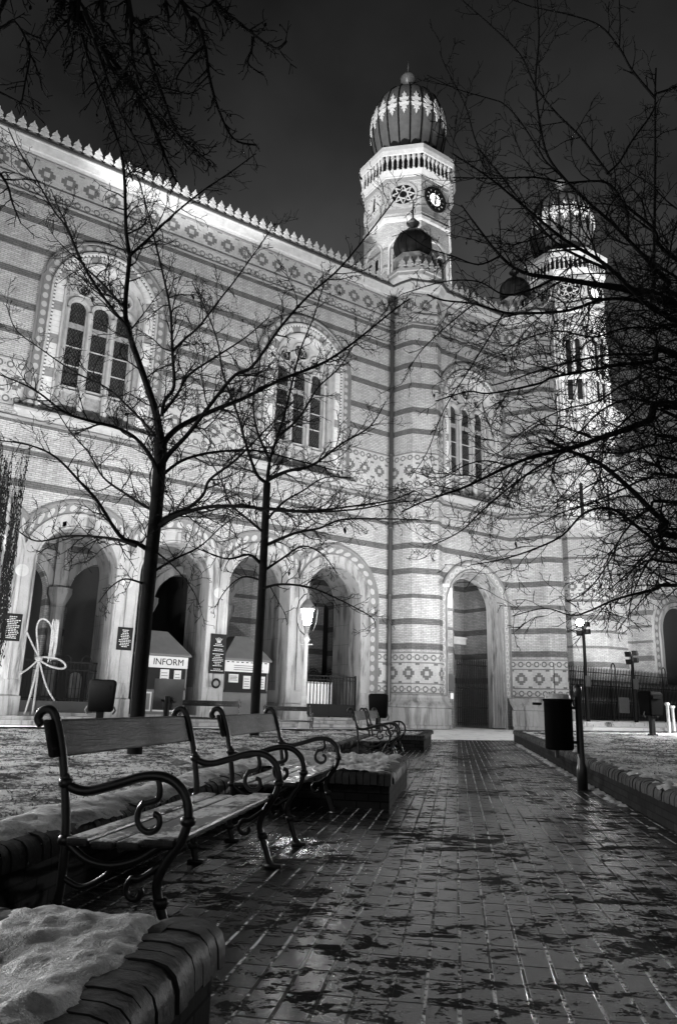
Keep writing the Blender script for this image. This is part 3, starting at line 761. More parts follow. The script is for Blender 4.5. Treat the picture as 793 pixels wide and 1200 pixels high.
# ------------------------------------------------------------------ MINARET TOWERS
def make_tower(label):
    t = thing('onion_dome_tower', label, 'tower', (0, 0, 0), BR, 'twin octagonal towers of the synagogue')
    A = 2.66; C8 = 1/cos(pi/8)
    oct_ = lambda R, z=None: [(R*C8*cos(pi/8+pi/4*k), R*C8*sin(pi/8+pi/4*k)) for k in range(-5, 4)]
    R0 = oct_(A)
    m = MB(); m.chain(R0, [(0, 0), (0, 30.4)]); m.build('shaft', M['tower'], t)
    m = MB(); m.chain(R0, [(0, 30.4), (.1, 30.5), (.12, 30.7), (.02, 30.85)]); m.build('moulding', M['trim_bright'], t)
    m = MB(); m.chain(R0, [(.02, 25.0), (.1, 25.1), (.1, 25.3), (0, 25.4)]); m.build('moulding', M['trim_bright'], t)
    m = MB(); m.chain(R0, [(0, 33.55), (.06, 33.6), (.06, 33.7), (.2, 33.95), (.22, 34.0)]); m.build('moulding', M['trim_bright'], t)
    m = MB(); m.chain(R0, [(.3, 35.0), (.36, 35.05), (.44, 35.3), (.44, 35.6), (.3, 35.7), (-1.0, 35.75)]); m.build('moulding', M['trim_bright'], t)
    m = MB(); m.chain(R0, [(0, 30.85), (0, 33.55)]); m.build('clock_stage', M['tower'], t)
    m = MB(); m.chain(R0, [(.0, 33.3), (.03, 33.3), (.03, 33.55)]); m.build('tile_band', M['band2'], t); m = MB(); m.chain(R0, [(.0, 31.0), (.03, 31.0), (.03, 31.3), (0, 31.3)]); m.build('tile_band', M['band2'], t)
    m = MB(); m.chain(R0, [(.0, 34.0), (.0, 35.0)]); m.build('parapet_back', M['iron_far'], t)
    m = MB()
    bal = []
    for i in range(8):
        a = pi/4*i; nx, ny = cos(a), sin(a); tx, ty = -ny, nx
        for j in range(7):
            d = (j-3)*.33; x = nx*(A+.2)+tx*d; y = ny*(A+.2)+ty*d
            b = MB(); b.lathe([(.1, 34.0), (.1, 34.08), (.055, 34.18), (.055, 34.62), (.08, 34.7), (.13, 34.85), (.13, 35.02)], (x, y, 0), 6); b.build('baluster', M['trim_bright'], t)
    faces = {}
    for i in range(8):
        a = -pi/2+pi/4*i; nx, ny = cos(a), sin(a); tx, ty = -ny, nx
        Tf = lambda x, y, z, nx=nx, ny=ny, tx=tx, ty=ty: (nx*(A+y)+tx*x, ny*(A+y)+ty*x, z)
        kind = {0: 'clock', 1: 'star', 7: 'glow'}.get(i, 'star')
        # facing order seen from the square: left, centre, right
        zc = 32.3
        if i in (0, 1, 6, 7, 5):
            r = MB(); r.plate([circ_loop(0, zc, .86, 28), circ_loop(0, zc, .72, 28)[::-1]], .1, .01, Tf)
            q = r.build('dial_ring', M['trim'] if i not in (0,) else M['iron_far'], t)
            if i == 7:      # central rosette
                s_ = MB(); s_.plate([circ_loop(0, zc, .72, 28)], .02, .0, Tf, back=False, sides=False); s_.build('rosette_ground', M['sign'], q)
                s_ = MB()
                for h in range(8):
                    p = [Tf(.68*cos(pi/4*h), .05, zc+.68*sin(pi/4*h)), Tf(.68*cos(pi/4*(h+3)), .05, zc+.68*sin(pi/4*(h+3)))]; s_.tube(p, .04, 4)
                s_.build('rosette_star', M['trim_bright'], q)
                s_ = MB(); s_.plate([circ_loop(0, zc, .2, 12)], .11, .05, Tf); s_.build('rosette_boss', M['sign'], q)
            else:
                s_ = MB(); s_.plate([circ_loop(0, zc, .72, 28)], .03, .0, Tf, back=False, sides=False); s_.build('clock_dial', M['trim_bright'] if i in (6, 5, 1) else M['sign'], q)
                if i == 0:
                    s_ = MB(); s_.plate([circ_loop(0, zc, .42, 20)], .05, .04, Tf); s_.build('lit_centre', M['clockglow'], q)
                s_ = MB()
                for h in range(12):
                    c_, s2_ = cos(pi/6*h), sin(pi/6*h); s_.tube([Tf(.56*c_, .05, zc+.56*s2_), Tf(.68*c_, .05, zc+.68*s2_)], .025, 4)
                s_.build('hour_mark', M['sign'] if i in (6, 5, 1) else M['white'], q)
                s_ = MB(); s_.tube([Tf(0, .07, zc-.1), Tf(.03, .07, zc+.45)], .045, 4); s_.tube([Tf(0, .07, zc), Tf(-.02, .07, zc-.38)], .06, 4); s_.build('clock_hand', M['sign'], q)
        # belfry lancet pair
        z0, zs = 20.2, 28.4
        w = MB(); w.arch(0, zs, z0, [(.92, 0, 0), (.92, -.08, .2), (.8, -.08, .8), (.76, 0, 1)]);
        w2 = MB()
        for v, f, uv in [(w.v, w.f, w.uv)]: w2.v = [Tf(x, -y, z) for x, y, z in v]; w2.f = list(f); w2.uv = list(uv)
        wo = w2.build('belfry_window', M['trim_bright'], t)
        g = MB()
        for dx in (-.33, .33): g.plate([arch_loop(dx, .17, zs-.35, z0+3.2, 10)], .02, .0, Tf, back=False, sides=False)
        g.build('pane', M['sign'], wo)
        c_ = MB()
        for dx in (-.62, 0, .62): c_.tube([Tf(dx, .06, z0+.3), Tf(dx, .06, zs-.35)], .06, 6)
        for dx in (-.33, .33):
            c_.tube([Tf(dx+.27*cos(pi*k/8), .06, zs-.35+.3*sin(pi*k/8)) for k in range(9)], .05, 5)
        c_.build('mullion', M['trim'], wo)
        # lower small lancet
        g = MB(); g.plate([arch_loop(0, .12, 17.0, 14.6, 10)], .02, .0, Tf, back=False, sides=False); lw = g.build('lower_window', M['sign'], t)
    # onion dome
    zb = 36.0; Rd = 2.5
    prof = [(1.9, 35.7), (2.0, 36.4), (2.2, 37.2), (2.38, 38.0), (2.48, 38.8), (Rd, 39.4), (2.44, 40.0), (2.28, 40.6), (2.05, 41.2), (1.6, 41.75), (1.1, 42.15), (.65, 42.4), (.4, 42.6), (.3, 42.8)]
    m = MB(); m.lathe(prof, (0, 0, 0), 32); d = m.build('dome', M['domem'], t, smooth=True)
    for k in range(20):
        a = 2*pi*k/20; r = MB(); r.tube([((R+.02)*cos(a), (R+.02)*sin(a), z) for R, z in prof], .05, 4); r.build('rib', M['iron_far'], d)
    fl = []
    for k in range(20):
        a = 2*pi*(k+.5)/20
        o = MB()
        def Td(x, y, z, a=a):
            # wrap an ornament on the dome's upper shoulder
            zz = 39.5+z
            R = Rd
            for (r0, z0_), (r1, z1_) in zip(prof, prof[1:]):
                if z0_ <= zz <= z1_: R = r0+(r1-r0)*(zz-z0_)/(z1_-z0_)
            R += .04+y; ang = a+x/2.55
            return (R*cos(ang), R*sin(ang), zz)
        fleur = [(.0, -.95), (.1, -.72), (.07, -.55), (.24, -.6), (.13, -.38), (.36, -.3), (.42, -.08), (.2, -.1), (.1, .02), (.34, .12), (.38, .34), (.2, .3), (.1, .42), (.2, .62), (.08, .66), (0, .95)]
        L = [(x*.82, z) for x, z in fleur]+[(-x*.82, z) for x, z in fleur[::-1][1:-1]]
        o.plate([L], .04, -.02, Td); o.build('gilt_fleuron', M['gold'], d)
        o = MB()
        def Te(x, y, z, a=a):
            R = 2.08+z*.18+.05+y; ang = a+x/2.2; return (R*cos(ang), R*sin(ang), 36.1+z)
        L2 = [(.3, 0), (.3, .35), (.18, .6), (0, .72), (-.18, .6), (-.3, .35), (-.3, 0)]
        o.plate([L2], .06, 0, Te); o.build('crown_leaf', M['iron_far'], d)
    f = MB(); f.lathe([(.3, 42.75), (.42, 42.85), (.2, 42.95), (.15, 43.1), (.3, 43.3), (.5, 43.5), (.55, 43.7), (.45, 43.9), (.2, 44.05), (.08, 44.2), (.04, 44.8), (.01, 45.4)], (0, 0, 0), 14); f.build('finial', M['domem'], d, smooth=True)
    return t
tw1 = make_tower('nearer onion domed octagonal clock tower with a lit clock face rising behind the buttress turret')
tw1.location = Vector((3.97, 41.8, -.6))
tw2 = copy_tree(tw1); tw2['label'] = 'farther onion domed octagonal tower seen through the branches of the big right tree'
tw2.location = (17.4, 51.9, -.6)
# lower stage and front block beside the far tower
fb = thing('entrance_building', 'bright striped front block of the synagogue behind the security fence on the right', 'building', Vector((17.4, 51.9, 0)), BR)
def az_pt(px, py, Y): v = at(px, py, Y); return v
def to_fb(v):
    d = v-fb.location; return (d.dot(U), -d.dot(NN))
pts = [to_fb(at(x, 800, Y)) for x, Y in ((636, 56.0), (638.5, 51.0), (664, 51.6), (692, 50.0), (743, 51.8), (766, 50.4), (900, 58), (1000, 64))]
m = MB(); m.chain(pts, [(0, 0), (0, 19.2)]); 
m.build('wall', M['tower'], fb)
m = MB()
for z in (19.2, 10.65, 8.95): m = MB(); m.chain(pts, [(0, z-.1), (.12, z-.05), (.15, z+.1), (0, z+.15)]); m.build('string_course', M['trim_dark'], fb)
pts2 = [to_fb(at(x, 480, Y)) for x, Y in ((622, 58.0), (628, 53), (655, 51.5), (706, 52.2), (729, 55), (727, 60))]
m = MB(); m.chain(pts2, [(0, 19.0), (0, 23.6), (.15, 23.7), (.2, 24.0), (-1, 24.1)]); m.build('tower_base', M['tower'], fb)
def fb_feature(px, Y, z0, spring, r, nm):
    a = to_fb(at(px, 780, Y)); return a
fx, fy = to_fb(at(717, 780, 50.75)); dirx = Vector(pts[4])-Vector(pts[3]); dirx.normalize(); nx = Vector((dirx.y, -dirx.x))
Tl = lambda x, y, z: (fx+dirx.x*x-nx.x*y, fy+dirx.y*x-nx.y*y, z)
w = MB(); w.arch(0, 8.2, 3.4, [(.62, 0, 0), (.62, -.12, .2), (.46, -.12, .8), (.42, 0, 1)]); w.v = [Tl(x, y, z) for x, y, z in w.v]; wl = w.build('lancet_window', M['stone'], fb)
g = MB(); g.plate([arch_loop(0, .42, 8.2, 3.4, 12)], -.02, 0, Tl, back=False, sides=False); g.build('pane', M['sign'], wl)
g = MB(); g.tube([Tl(0, -.08, 3.4), Tl(0, -.08, 8.2)], .06, 6); g.build('mullion', M['trim'], wl)
w = MB(); w.arch(0, 17.0, 10.2, [(.75, 0, 0), (.75, -.12, .2), (.6, -.12, .8), (.55, 0, 1)]); w.v = [Tl(x, y, z) for x, y, z in w.v]; wl = w.build('upper_window', M['trim'], fb)
g = MB(); g.plate([arch_loop(0, .55, 17.0, 10.2, 12)], -.02, 0, Tl, back=False, sides=False); g.build('pane', M['sign'], wl)
p5, p6 = Vector(pts[5]), Vector(pts[6]); dx2 = (p6-p5).normalized(); n2 = Vector((dx2.y, -dx2.x)); c2 = p5+dx2*3.0
Ta = lambda x, y, z: (c2.x+dx2.x*x-n2.x*y, c2.y+dx2.y*x-n2.y*y, z)
a = MB(); a.arch(0, 6.6, 0, [(2.75, 0, 0), (2.75, -.12, 0), (2.65, -.12, 0), (2.6, -.03, 0)]); a.v = [Ta(*p) for p in a.v]; ar = a.build('portal_arch', M['trim'], fb)
a = MB(); a.arch(0, 6.6, 0, [(2.6, -.04, 1), (2.1, -.04, 0)], utile=.5); a.v = [Ta(*p) for p in a.v]; a.build('tile_band', M['band'], ar)
a = MB(); a.arch(0, 6.6, 0, [(2.1, -.03, 1), (2.05, -.15, 0), (1.7, -.1, 0), (1.65, -.02, 0)]); a.v = [Ta(*p) for p in a.v]; a.build('stone_arch', M['stone'], ar)
g = MB(); g.plate([arch_loop(0, 1.65, 6.6, 0, 14)], -.025, 0, Ta, back=False, sides=False); g.build('doorway', M['dark'], ar)
# ------------------------------------------------------------------ GROUND
def xy(v): return (v.x, v.y)
m = MB(); m.poly([(-400, -60, -.01), (400, -60, -.01), (400, 500, -.01), (-400, 500, -.01)]); props(m.build('ground', M['plaza']), 'snow patched paved square in front of the synagogue', 'ground', kind='structure')
m = MB(); B = [W(31.4, 3.25), W(80, 3.25), W(80, -40), W(31.4, -40)]
m.poly([(p.x, p.y, .55) for p in B]); 
for a_, b_ in ((0, 1), (3, 0)): m.poly([(B[a_].x, B[a_].y, -.02), (B[b_].x, B[b_].y, -.02), (B[b_].x, B[b_].y, .55), (B[a_].x, B[a_].y, .55)])
props(m.build('forecourt', M['plaza']), 'raised snowy forecourt behind the security fence', 'forecourt', kind='structure')
m = MB(); B = [W(31.6, 5.4), W(80, 5.4), W(80, 3.2), W(31.6, 3.2)]
m.obox((B[0]+B[2])/2+Vector((0, 0, .14)), U*24.2, NN*1.1, (0, 0, .14)); m.obox(W(55.8, 3.75, .40), U*24.1, NN*.5, (0, 0, .12))
props(m.build('forecourt_step', M['plaza']), 'long snow covered steps below the security fence', 'steps', kind='structure')
# brick path
m = MB(); n0 = 60
a0, a1, e0, e1 = -2.5, 25.2, -2.05, 1.9
def pathz(a, e): return .006
qs = [P(a0, e0, .006), P(a0, e1, .006), P(a1+1.2, e1, .006), P(a1-1.0, e0, .006)]
m.poly(qs, [(e0, a0), (e1, a0), (e1, a1+1.2), (e0, a1-1.0)]); props(m.build('brick_path', M['paving']), 'wet clinker brick path with joints painted white for ice and glints and dark slush', 'path', kind='structure')

# raised beds
LB = [(-2.5, -.72), (2.45, -.72), (2.45, -2.0), (7.8, -2.0), (7.8, -.65), (10.6, -.65), (10.6, -2.0), (18.4, -2.0), (18.4, -.75), (23.6, -.75)]
LBw = [xy(P(a, e)) for a, e in LB]; end = Vector(LBw[-1])
LBw.append((end.x-U.x*22, end.y-U.y*22))
RB = [(26.3, 1.86), (-2.5, 1.86)]
RBw = [xy(P(a, e)) for a, e in RB]; st = Vector(RBw[0]); RBw.insert(0, (st.x+U.x*22, st.y+U.y*22))
HB = .35
def bed_wall(name, pts, label, lit=False):
    t = thing(name, label, 'planter wall')
    m = MB(); m.chain(pts, [(-.02, -.05), (-.02, HB-.10)]); m.build('brickwork', M['bedbrick'], t)
    c = MB(); rr = random.Random(11)
    prof = [(-.23, HB-.12), (-.225, HB-.05), (-.20, HB-.015), (-.16, HB-.003), (-.12, HB), (-.065, HB-.002), (-.025, HB-.012), (.0, HB-.034), (.012, HB-.065), (.016, HB-.12)]
    for i in range(len(pts)-1):
        a = Vector(pts[i]); b = Vector(pts[i+1]); d = b-a; L = d.length; d.normalize(); nn = Vector((d.y, -d.x))
        if L > 15 and name and i in (0, 9): step = .16
        else: step = .068
        skip = .13 if (0 < i and ((pts[i][0]-pts[i-1][0])*d.y-(pts[i][1]-pts[i-1][1])*d.x) > 0) else 0
        a = a+d*skip; L -= skip; k = int(L/step)
        for j in range(k):
            t0 = j*L/k+.0035; t1 = (j+1)*L/k-.0035; dz = rr.uniform(-.005, .005); do = rr.uniform(-.006, .006)
            q0 = [(a.x+d.x*t0+nn.x*(o+do), a.y+d.y*t0+nn.y*(o+do), z+dz) for o, z in prof]
            q1 = [(a.x+d.x*t1+nn.x*(o+do), a.y+d.y*t1+nn.y*(o+do), z+dz) for o, z in prof]
            n = len(prof); c.mesh(q0+q1, [(k_, k_+n, k_+n+1, k_+1) for k_ in range(n-1)]); c.poly(q0); c.poly(q1[::-1])
    c.build('coping', M['coping'], t, smooth=True)
    return t
bed_wall('planter_wall', LBw, 'low brick planter wall with rounded coping stepping round the benches on the left')
bed_wall('planter_wall', RBw, 'long straight low brick wall with rounded coping on the right of the path')
def inside_left(p):
    # path coordinates
    a = p.x*sin(PA)+p.y*cos(PA); e = p.x*cos(PA)-p.y*sin(PA)
    o = p.dot(NN)+DIST
    if o < 12.1+.1: return False
    lim = -.72
    if 2.45-.1 < a < 7.8+.1 or 10.5 < a < 18.5: lim = -2.0
    return e < lim-.12
def inside_right(p):
    e = p.x*cos(PA)-p.y*sin(PA); o = p.dot(NN)+DIST
    return e > 1.86+.12 and o > 12.0
def fieldz(x, y, amp=1.0):
    v = Vector((x*1.3, y*1.3, .3)); h = noise.fractal(v, .9, 2.1, 4)*.03+noise.fractal(Vector((x*9, y*9, 4)), .8, 2.2, 4)*.022
    return HB-.045+h*amp
def lawn(name, label, inside, x0, x1, y0, y1, st):
    m = MB(); vid = {}; nx = int((x1-x0)/st); ny = int((y1-y0)/st)
    def vv(i, j):
        if (i, j) not in vid:
            x = x0+i*st; y = y0+j*st; vid[(i, j)] = len(m.v); m.v.append((x, y, fieldz(x, y)))
        return vid[(i, j)]
    for i in range(nx):
        for j in range(ny):
            if inside(Vector((x0+(i+.5)*st, y0+(j+.5)*st, 0))):
                m.f.append((vv(i, j), vv(i+1, j), vv(i+1, j+1), vv(i, j+1))); m.uv.append(None)
    return props(m.build(name, M['lawn'], None, smooth=True), label, 'lawn', kind='structure')
lawn('lawn', 'frosty patchy grass bed behind the benches on the left', inside_left, -16, 4, -1.5, 24, .09)
lawn('lawn', 'snow patched grass bed on the right of the path', inside_right, .8, 24, -.5, 41, .12)
# grass blades
def blades(label, inside, boxes, n, seed):
    rr = random.Random(seed); m = MB()
    for _ in range(n):
        x0, x1, y0, y1 = boxes; f = rr.random()**1.6; y = y0+(y1-y0)*f; x = rr.uniform(x0, x1)
        if not inside(Vector((x, y, 0))): continue
        z = fieldz(x, y)-.005; a = rr.uniform(0, 2*pi); h = rr.uniform(.008, .03); w = .004+y*.0004
        lx, ly = rr.uniform(-.03, .03), rr.uniform(-.03, .03)
        m.poly([(x-w*cos(a), y-w*sin(a), z), (x+w*cos(a), y+w*sin(a), z), (x+lx, y+ly, z+h)])
    props(m.build('grass', M['grass'], None), label, 'grass', kind='stuff')
M['grass'] = simple('winter_grass', .06, .8, var=.5, scale=8)
blades('short winter grass poking through the frost on the left bed', inside_left, (-9, 2, 2.5, 16), 26000, 1)
blades('short winter grass poking through the snow on the right bed', inside_right, (1.9, 12, 3.5, 22), 16000, 2)
# snow heaps
def snow_patch(name, label, fn, a0, a1, e0, e1, st=.02, thr=0):
    m = MB(); na = int((a1-a0)/st); ne = int((e1-e0)/st); vid = {}
    H = {}
    for i in range(na+1):
        for j in range(ne+1): H[(i, j)] = fn(a0+i*st, e0+j*st)
    def vv(i, j):
        if (i, j) not in vid:
            vid[(i, j)] = len(m.v); h = H[(i, j)]; m.v.append(tuple(P(a0+i*st, e0+j*st, max(h, thr-.03))))
        return vid[(i, j)]
    for i in range(na):
        for j in range(ne):
            if max(H[(i, j)], H[(i+1, j)], H[(i, j+1)], H[(i+1, j+1)]) > thr:
                m.f.append((vv(i, j), vv(i, j+1), vv(i+1, j+1), vv(i+1, j))); m.uv.append(None)
    return props(m.build(name, M['snow'], None, smooth=True), label, 'snow', kind='stuff')
def near_h(a, e):
    v = Vector((a, e, 0)); f = noise.fractal(v*2.2+Vector((3, 1, 0)), .9, 2.1, 3)*.02+noise.fractal(v*9, .75, 2.2, 5)*.018-max(0, noise.noise(v*3.1+Vector((9, 2, 0)))-.12)*.12
    crumb = max(0, min(1, (1.75-a)*1.6))
    f += crumb*abs(noise.fractal(v*14+Vector((5, 5, 1)), .7, 2, 4))*.07
    edge = max(0, (e+.93)/.2)**2*.12+max(0, (a-2.28)/.16)**2*.05
    return HB+.018+f*.8-edge
snow_patch('snow', 'lumpy old snow on the nearest brick planter corner', near_h, .2, 2.44, -3.0, -.72, .014, HB-.015)
def strip_h(a, e):
    v = Vector((a*1.0, e, 2)); c = -2.22+noise.noise(Vector((a*.8, 0, 5)))*.08; w = .17+noise.noise(Vector((a*1.3, 3, 5)))*.07
    return HB+.045*(1-((e-c)/w)**2)+noise.fractal(v*8, .8, 2.1, 4)*.018
snow_patch('snow', 'long strip of snow along the planter wall behind the two near benches', strip_h, 2.3, 7.9, -2.75, -1.98, .03, HB-.03)
def b2(a, e):
    v = Vector((a, e, 7)); return HB-.0+noise.fractal(v*2.5, .8, 2.1, 3)*.05+noise.fractal(v*11, .8, 2.1, 4)*.03-max(0, (e+.85)/.2)**2*.08
snow_patch('snow', 'thin crusted snow on the planter block beyond the second bench', b2, 7.85, 10.55, -3.0, -.66, .035, HB-.02)
def rk(a, e):
    v = Vector((a, e, 9)); return HB-.01+noise.fractal(v*5, .7, 2.1, 4)*.06-abs((e-2.0)/.16)**2*.05
snow_patch('snow', 'small lumps of snow along the coping of the right wall', rk, 3.0, 15, 1.84, 2.25, .03, HB+.004)
def foot(a, e):
    v = Vector((a, e, 12)); return noise.fractal(v*6, .7, 2.1, 4)*.035+.012-abs((e-1.80)/.10)**2*.02-(.03 if a < 9 else 0)
snow_patch('snow', 'icy snow lying on the path at the foot of the right wall', foot, 5.0, 24, 1.6, 1.86, .04, .008)
def plz(a, e):
    v = Vector((a*.35, e*.35, 3)); return .012+noise.fractal(v*1.6, .8, 2.1, 4)*.06
# slush clumps on the path, low irregular lumps
def slush():
    rr = random.Random(21); m = MB()
    def clump(a, e, r):
        n = 9; base = len(m.v); asp = rr.uniform(.55, 1.0); ph = rr.uniform(0, pi); seed = rr.uniform(0, 99)
        c = P(a, e, .006+.007); m.v.append((c.x, c.y, c.z+.003)); 
        for k in range(n):
            t = 2*pi*k/n; q = r*(.65+.6*abs(noise.noise(Vector((cos(t)*1.3+seed, sin(t)*1.3, seed)))))
            da, de = q*cos(t)*asp, q*sin(t); p = P(a+da*.75, e+de*1.25, .0065); m.v.append(tuple(p))
        for k in range(n): m.f.append((base, base+1+k, base+1+(k+1) % n)); m.uv.append(None)
    cs = []
    for _ in range(150):
        a = 2.7+rr.random()**1.4*16; e = rr.uniform(-1.3, 1.6)
        if noise.noise(Vector((a*.5, e*.8, 4.2))) < (-.02 if e < .5 else .12): continue
        for k in range(rr.randint(6, 22)):
            clump(a+rr.gauss(0, .05), e+rr.gauss(0, .10), rr.uniform(.004, .016))
    props(m.build('slush', M['slush'], None, smooth=True), 'dark wet slush and rotten leaves strewn over the brick path', 'slush', kind='stuff')
M['slush'] = simple('dark_slush', .015, .9, var=.6, scale=60, bump=1.0)
# pale crumpled leaf of snow on the path
q = on(660, 1051, .01)
def lump(a, e): 
    v = Vector((a*30, e*30, 3)); return .02-((a-A0_)**2/.0012+(e-E0_)**2/.0035)*.02+noise.fractal(v, .8, 2, 3)*.012
A0_ = q.x*sin(PA)+q.y*cos(PA); E0_ = q.x*cos(PA)-q.y*sin(PA)
o = snow_patch('snow', 'small white lump of snow lying alone on the path', lump, A0_-.06, A0_+.06, E0_-.09, E0_+.09, .006, .008)
q = on(768, 971, .01); A0_ = q.x*sin(PA)+q.y*cos(PA); E0_ = q.x*cos(PA)-q.y*sin(PA)
E0_ = min(E0_, 1.72)
snow_patch('snow', 'white clod of snow on the path against the right wall', lump, A0_-.08, A0_+.08, E0_-.1, E0_+.1, .008, .008)

# ------------------------------------------------------------------ BENCHES
def spiral(cy, cz, r0, r1, a0, a1, n=16): return [(cy+(r0+(r1-r0)*k/n)*cos(a0+(a1-a0)*k/n), cz+(r0+(r1-r0)*k/n)*sin(a0+(a1-a0)*k/n)) for k in range(n+1)]
def smooth(pts, n=5):
    out = []; P_ = [Vector(p) for p in pts]
    for i in range(len(P_)-1):
        a = P_[max(i-1, 0)]; b = P_[i]; c = P_[i+1]; d = P_[min(i+2, len(P_)-1)]
        for k in range(n):
            t = k/n; out.append(.5*((2*b)+(c-a)*t+(2*a-5*b+4*c-d)*t*t+(3*b-a-3*c+d)*t**3))
    out.append(P_[-1]); return out
def frost():
    n = NT('frosted_wet_slats'); o = n.obj(); g = n.noise(o, 5, 6, .65, .5, (1, 9, 9)); k = n.noise(o, 11, 6, .7); s_ = n.noise(o, 45, 4, .7); b = n.noise(o, 2.4, 3, .5)
    ge = n.node('ShaderNodeNewGeometry'); x = n.node('ShaderNodeSeparateXYZ'); n.t.links.new(ge.outputs['Normal'], x.inputs[0]); up = Sk(n, x.outputs[2])
    msk = n.ramp(k*.35+s_*.2+b*.45, [(.475, 0), (.53, 1)])*n.ramp(up, [(.5, 0), (.8, 1)])
    base = n.ramp(g, [(.3, .02), (.6, .06), (.8, .1)])
    n.bump(g*.4+s_*.6*msk+msk*.5, .7, .006); return n.out(n.mix(msk, base, .85), n.mix(msk, .28, .6))
M['slat'] = frost()
def make_bench(label, group, L=1.8):
    t = thing('park_bench', label, 'bench', (0, 0, 0), PROT, group)
    for z0, z1, y0, y1 in ((.735, .895, .56, .60),):
        b = MB(); tilt = .05
        b.mesh([(0, y0, z0), (L, y0, z0), (L, y0+tilt, z1), (0, y0+tilt, z1), (0, y0+.032, z0), (L, y0+.032, z0), (L, y0+tilt+.032, z1), (0, y0+tilt+.032, z1)], [(0,1,2,3),(7,6,5,4),(4,5,1,0),(3,2,6,7),(0,3,7,4),(1,5,6,2)])
        b.build('backrest', M['wood'], t, bevel=.01)
    for k, (y, w) in enumerate(((0.0, .135), (.15, .10), (.265, .10), (.38, .10))):
        b = MB(); z = .43-(.012 if k in (1, 2) else 0)-(.004*k)
        b.box(.02, L-.02, y, y+w, z-.035, z); b.build('slat', M['slat'], t, bevel=.012)
    for X in (.06, L-.06):
        f = MB()
        def tb(yz, r): 
            f.tube([(X, y, z) for y, z in smooth([Vector((y, z, 0)).to_2d() for y, z in yz])], r, 8)
        post = [(.47, .0), (.50, .12), (.495, .25), (.50, .43), (.525, .60), (.56, .76), (.60, .88), (.635, .935), (.68, .93), (.695, .895), (.675, .87)]
        tb(post, .020); 
        arm = [(.535, .66), (.50, .615), (.42, .60), (.30, .63), (.16, .672), (.05, .665), (-.025, .60), (-.045, .51), (-.02, .42), (.04, .33), (.07, .24), (.03, .12), (.0, .04), (-.03, .0)]
        tb(arm, .021)
        tb([(.10, .66), (.09, .62), (.10, .58), (.16, .56)]+spiral(.115, .50, .075, .022, 1.0, -4.4, 14), .014)
        tb([(.5, .40), (.40, .33), (.28, .31), (.16, .34), (.06, .40), (-.02, .42)], .017)
        tb([(.05, .33), (.14, .27)]+spiral(.16, .22, .05, .02, 1.2, -3.6, 10), .013)
        tb([(.49, .25), (.40, .22), (.30, .27), (.28, .31)], .012)
        for y, z in ((.497, .40), (.50, .10), (-.045, .50), (.045, .18), (.525, .63)):
            f.lathe([(.022, -.02), (.032, -.012), (.034, 0), (.032, .012), (.022, .02)], (X, y, z), 10)
        for y in (.47, -.03): f.box(X-.03, X+.03, y-.05, y+.05, 0, .02)
        f.box(X-.012, X+.012, -.01, .5, .385, .40)
        f.build('side_frame', M['iron'], t, smooth=True)
    b = MB(); b.tube([(.06, .25, .37), (L-.06, .25, .37)], .01, 6); b.build('tie_rod', M['iron'], t)
    return t
bg = 'park benches with cast iron scroll arms'
bench1 = make_bench('nearest bench with wet plank back and frosted slats, beside the snowy planter corner', bg)
def set_bench(o, a, e, z=.006, rz=PROT): o.location = P(a, e, z); o.rotation_euler = (0, 0, rz)
set_bench(bench1, 3.15, -1.17)
b2_ = copy_tree(bench1); b2_['label'] = 'second bench along the path, its back just beyond the first bench'; set_bench(b2_, 5.62, -1.17)
b3 = copy_tree(bench1); b3['label'] = 'third bench standing small and dark beyond the planter block in front of the drain pipe'; set_bench(b3, 13.1, -1.17)
b4 = copy_tree(bench1); b4['label'] = 'fourth bench, its back showing just behind the third one by the far planter'; set_bench(b4, 15.3, -1.17)
b5 = copy_tree(bench1); b5['label'] = 'black bench on the square seen side on behind the first bench and the sign post'; p = at(207, 846, 22); b5.location = (p.x, p.y, 0); b5.rotation_euler = (0, 0, radians(6))
b5.location.z = .12
b6 = copy_tree(bench1); b6['label'] = 'lamp lit bench on the square left of the street lamp foot'; p = at(310, 850, 27.3); b6.location = (p.x, p.y, 0); b6.rotation_euler = (0, 0, radians(12))

# ------------------------------------------------------------------ BINS
def make_bin(label, name='litter_bin'):
    t = thing(name, label, 'litter bin', (0, 0, 0), 0, 'black litter bins on posts')
    m = MB()
    prof = [(.26, .62), (.30, .66), (.33, 1.30), (.31, 1.37), (.25, 1.40)]
    sq = lambda r, z: [(r*c, r*.8*s_, z) for c, s_ in ((-.86, -1), (.86, -1), (1, -.8), (1, .8), (.86, 1), (-.86, 1), (-1, .8), (-1, -.8))]
    vs = []; 
    for r, z in prof: vs += sq(r, z)
    fs = [tuple(reversed(range(8))), tuple(range(32, 40))]
    for i in range(4):
        for k in range(8): fs.append((i*8+k, i*8+(k+1) % 8, (i+1)*8+(k+1) % 8, (i+1)*8+k))
    m.mesh(vs, fs); m.build('body', M['black'], t, bevel=.015)
    m = MB(); m.box(-.2, .2, -.285, -.26, 1.16, 1.26); m.build('slot', M['black'], t)
    m = MB(); m.box(-.09, .09, -.06, .06, 0, .64); m.box(-.14, .14, -.1, .1, 0, .05); m.build('post', M['iron_far'], t, bevel=.01)
    for sx in (-1, 1): m = MB(); m.tube([(sx*.31, 0, .75), (sx*.36, 0, .66), (sx*.3, 0, .56)], .02, 6); m.build('catch', M['board'], t)
    return t
bin1 = make_bin('black litter bin in front of the leftmost arch, beside the rope bow'); p = at(117, 840, 19.0); bin1.location = (p.x, p.y, 0); bin1.rotation_euler = (0, 0, .25); bin1.location.z = .05
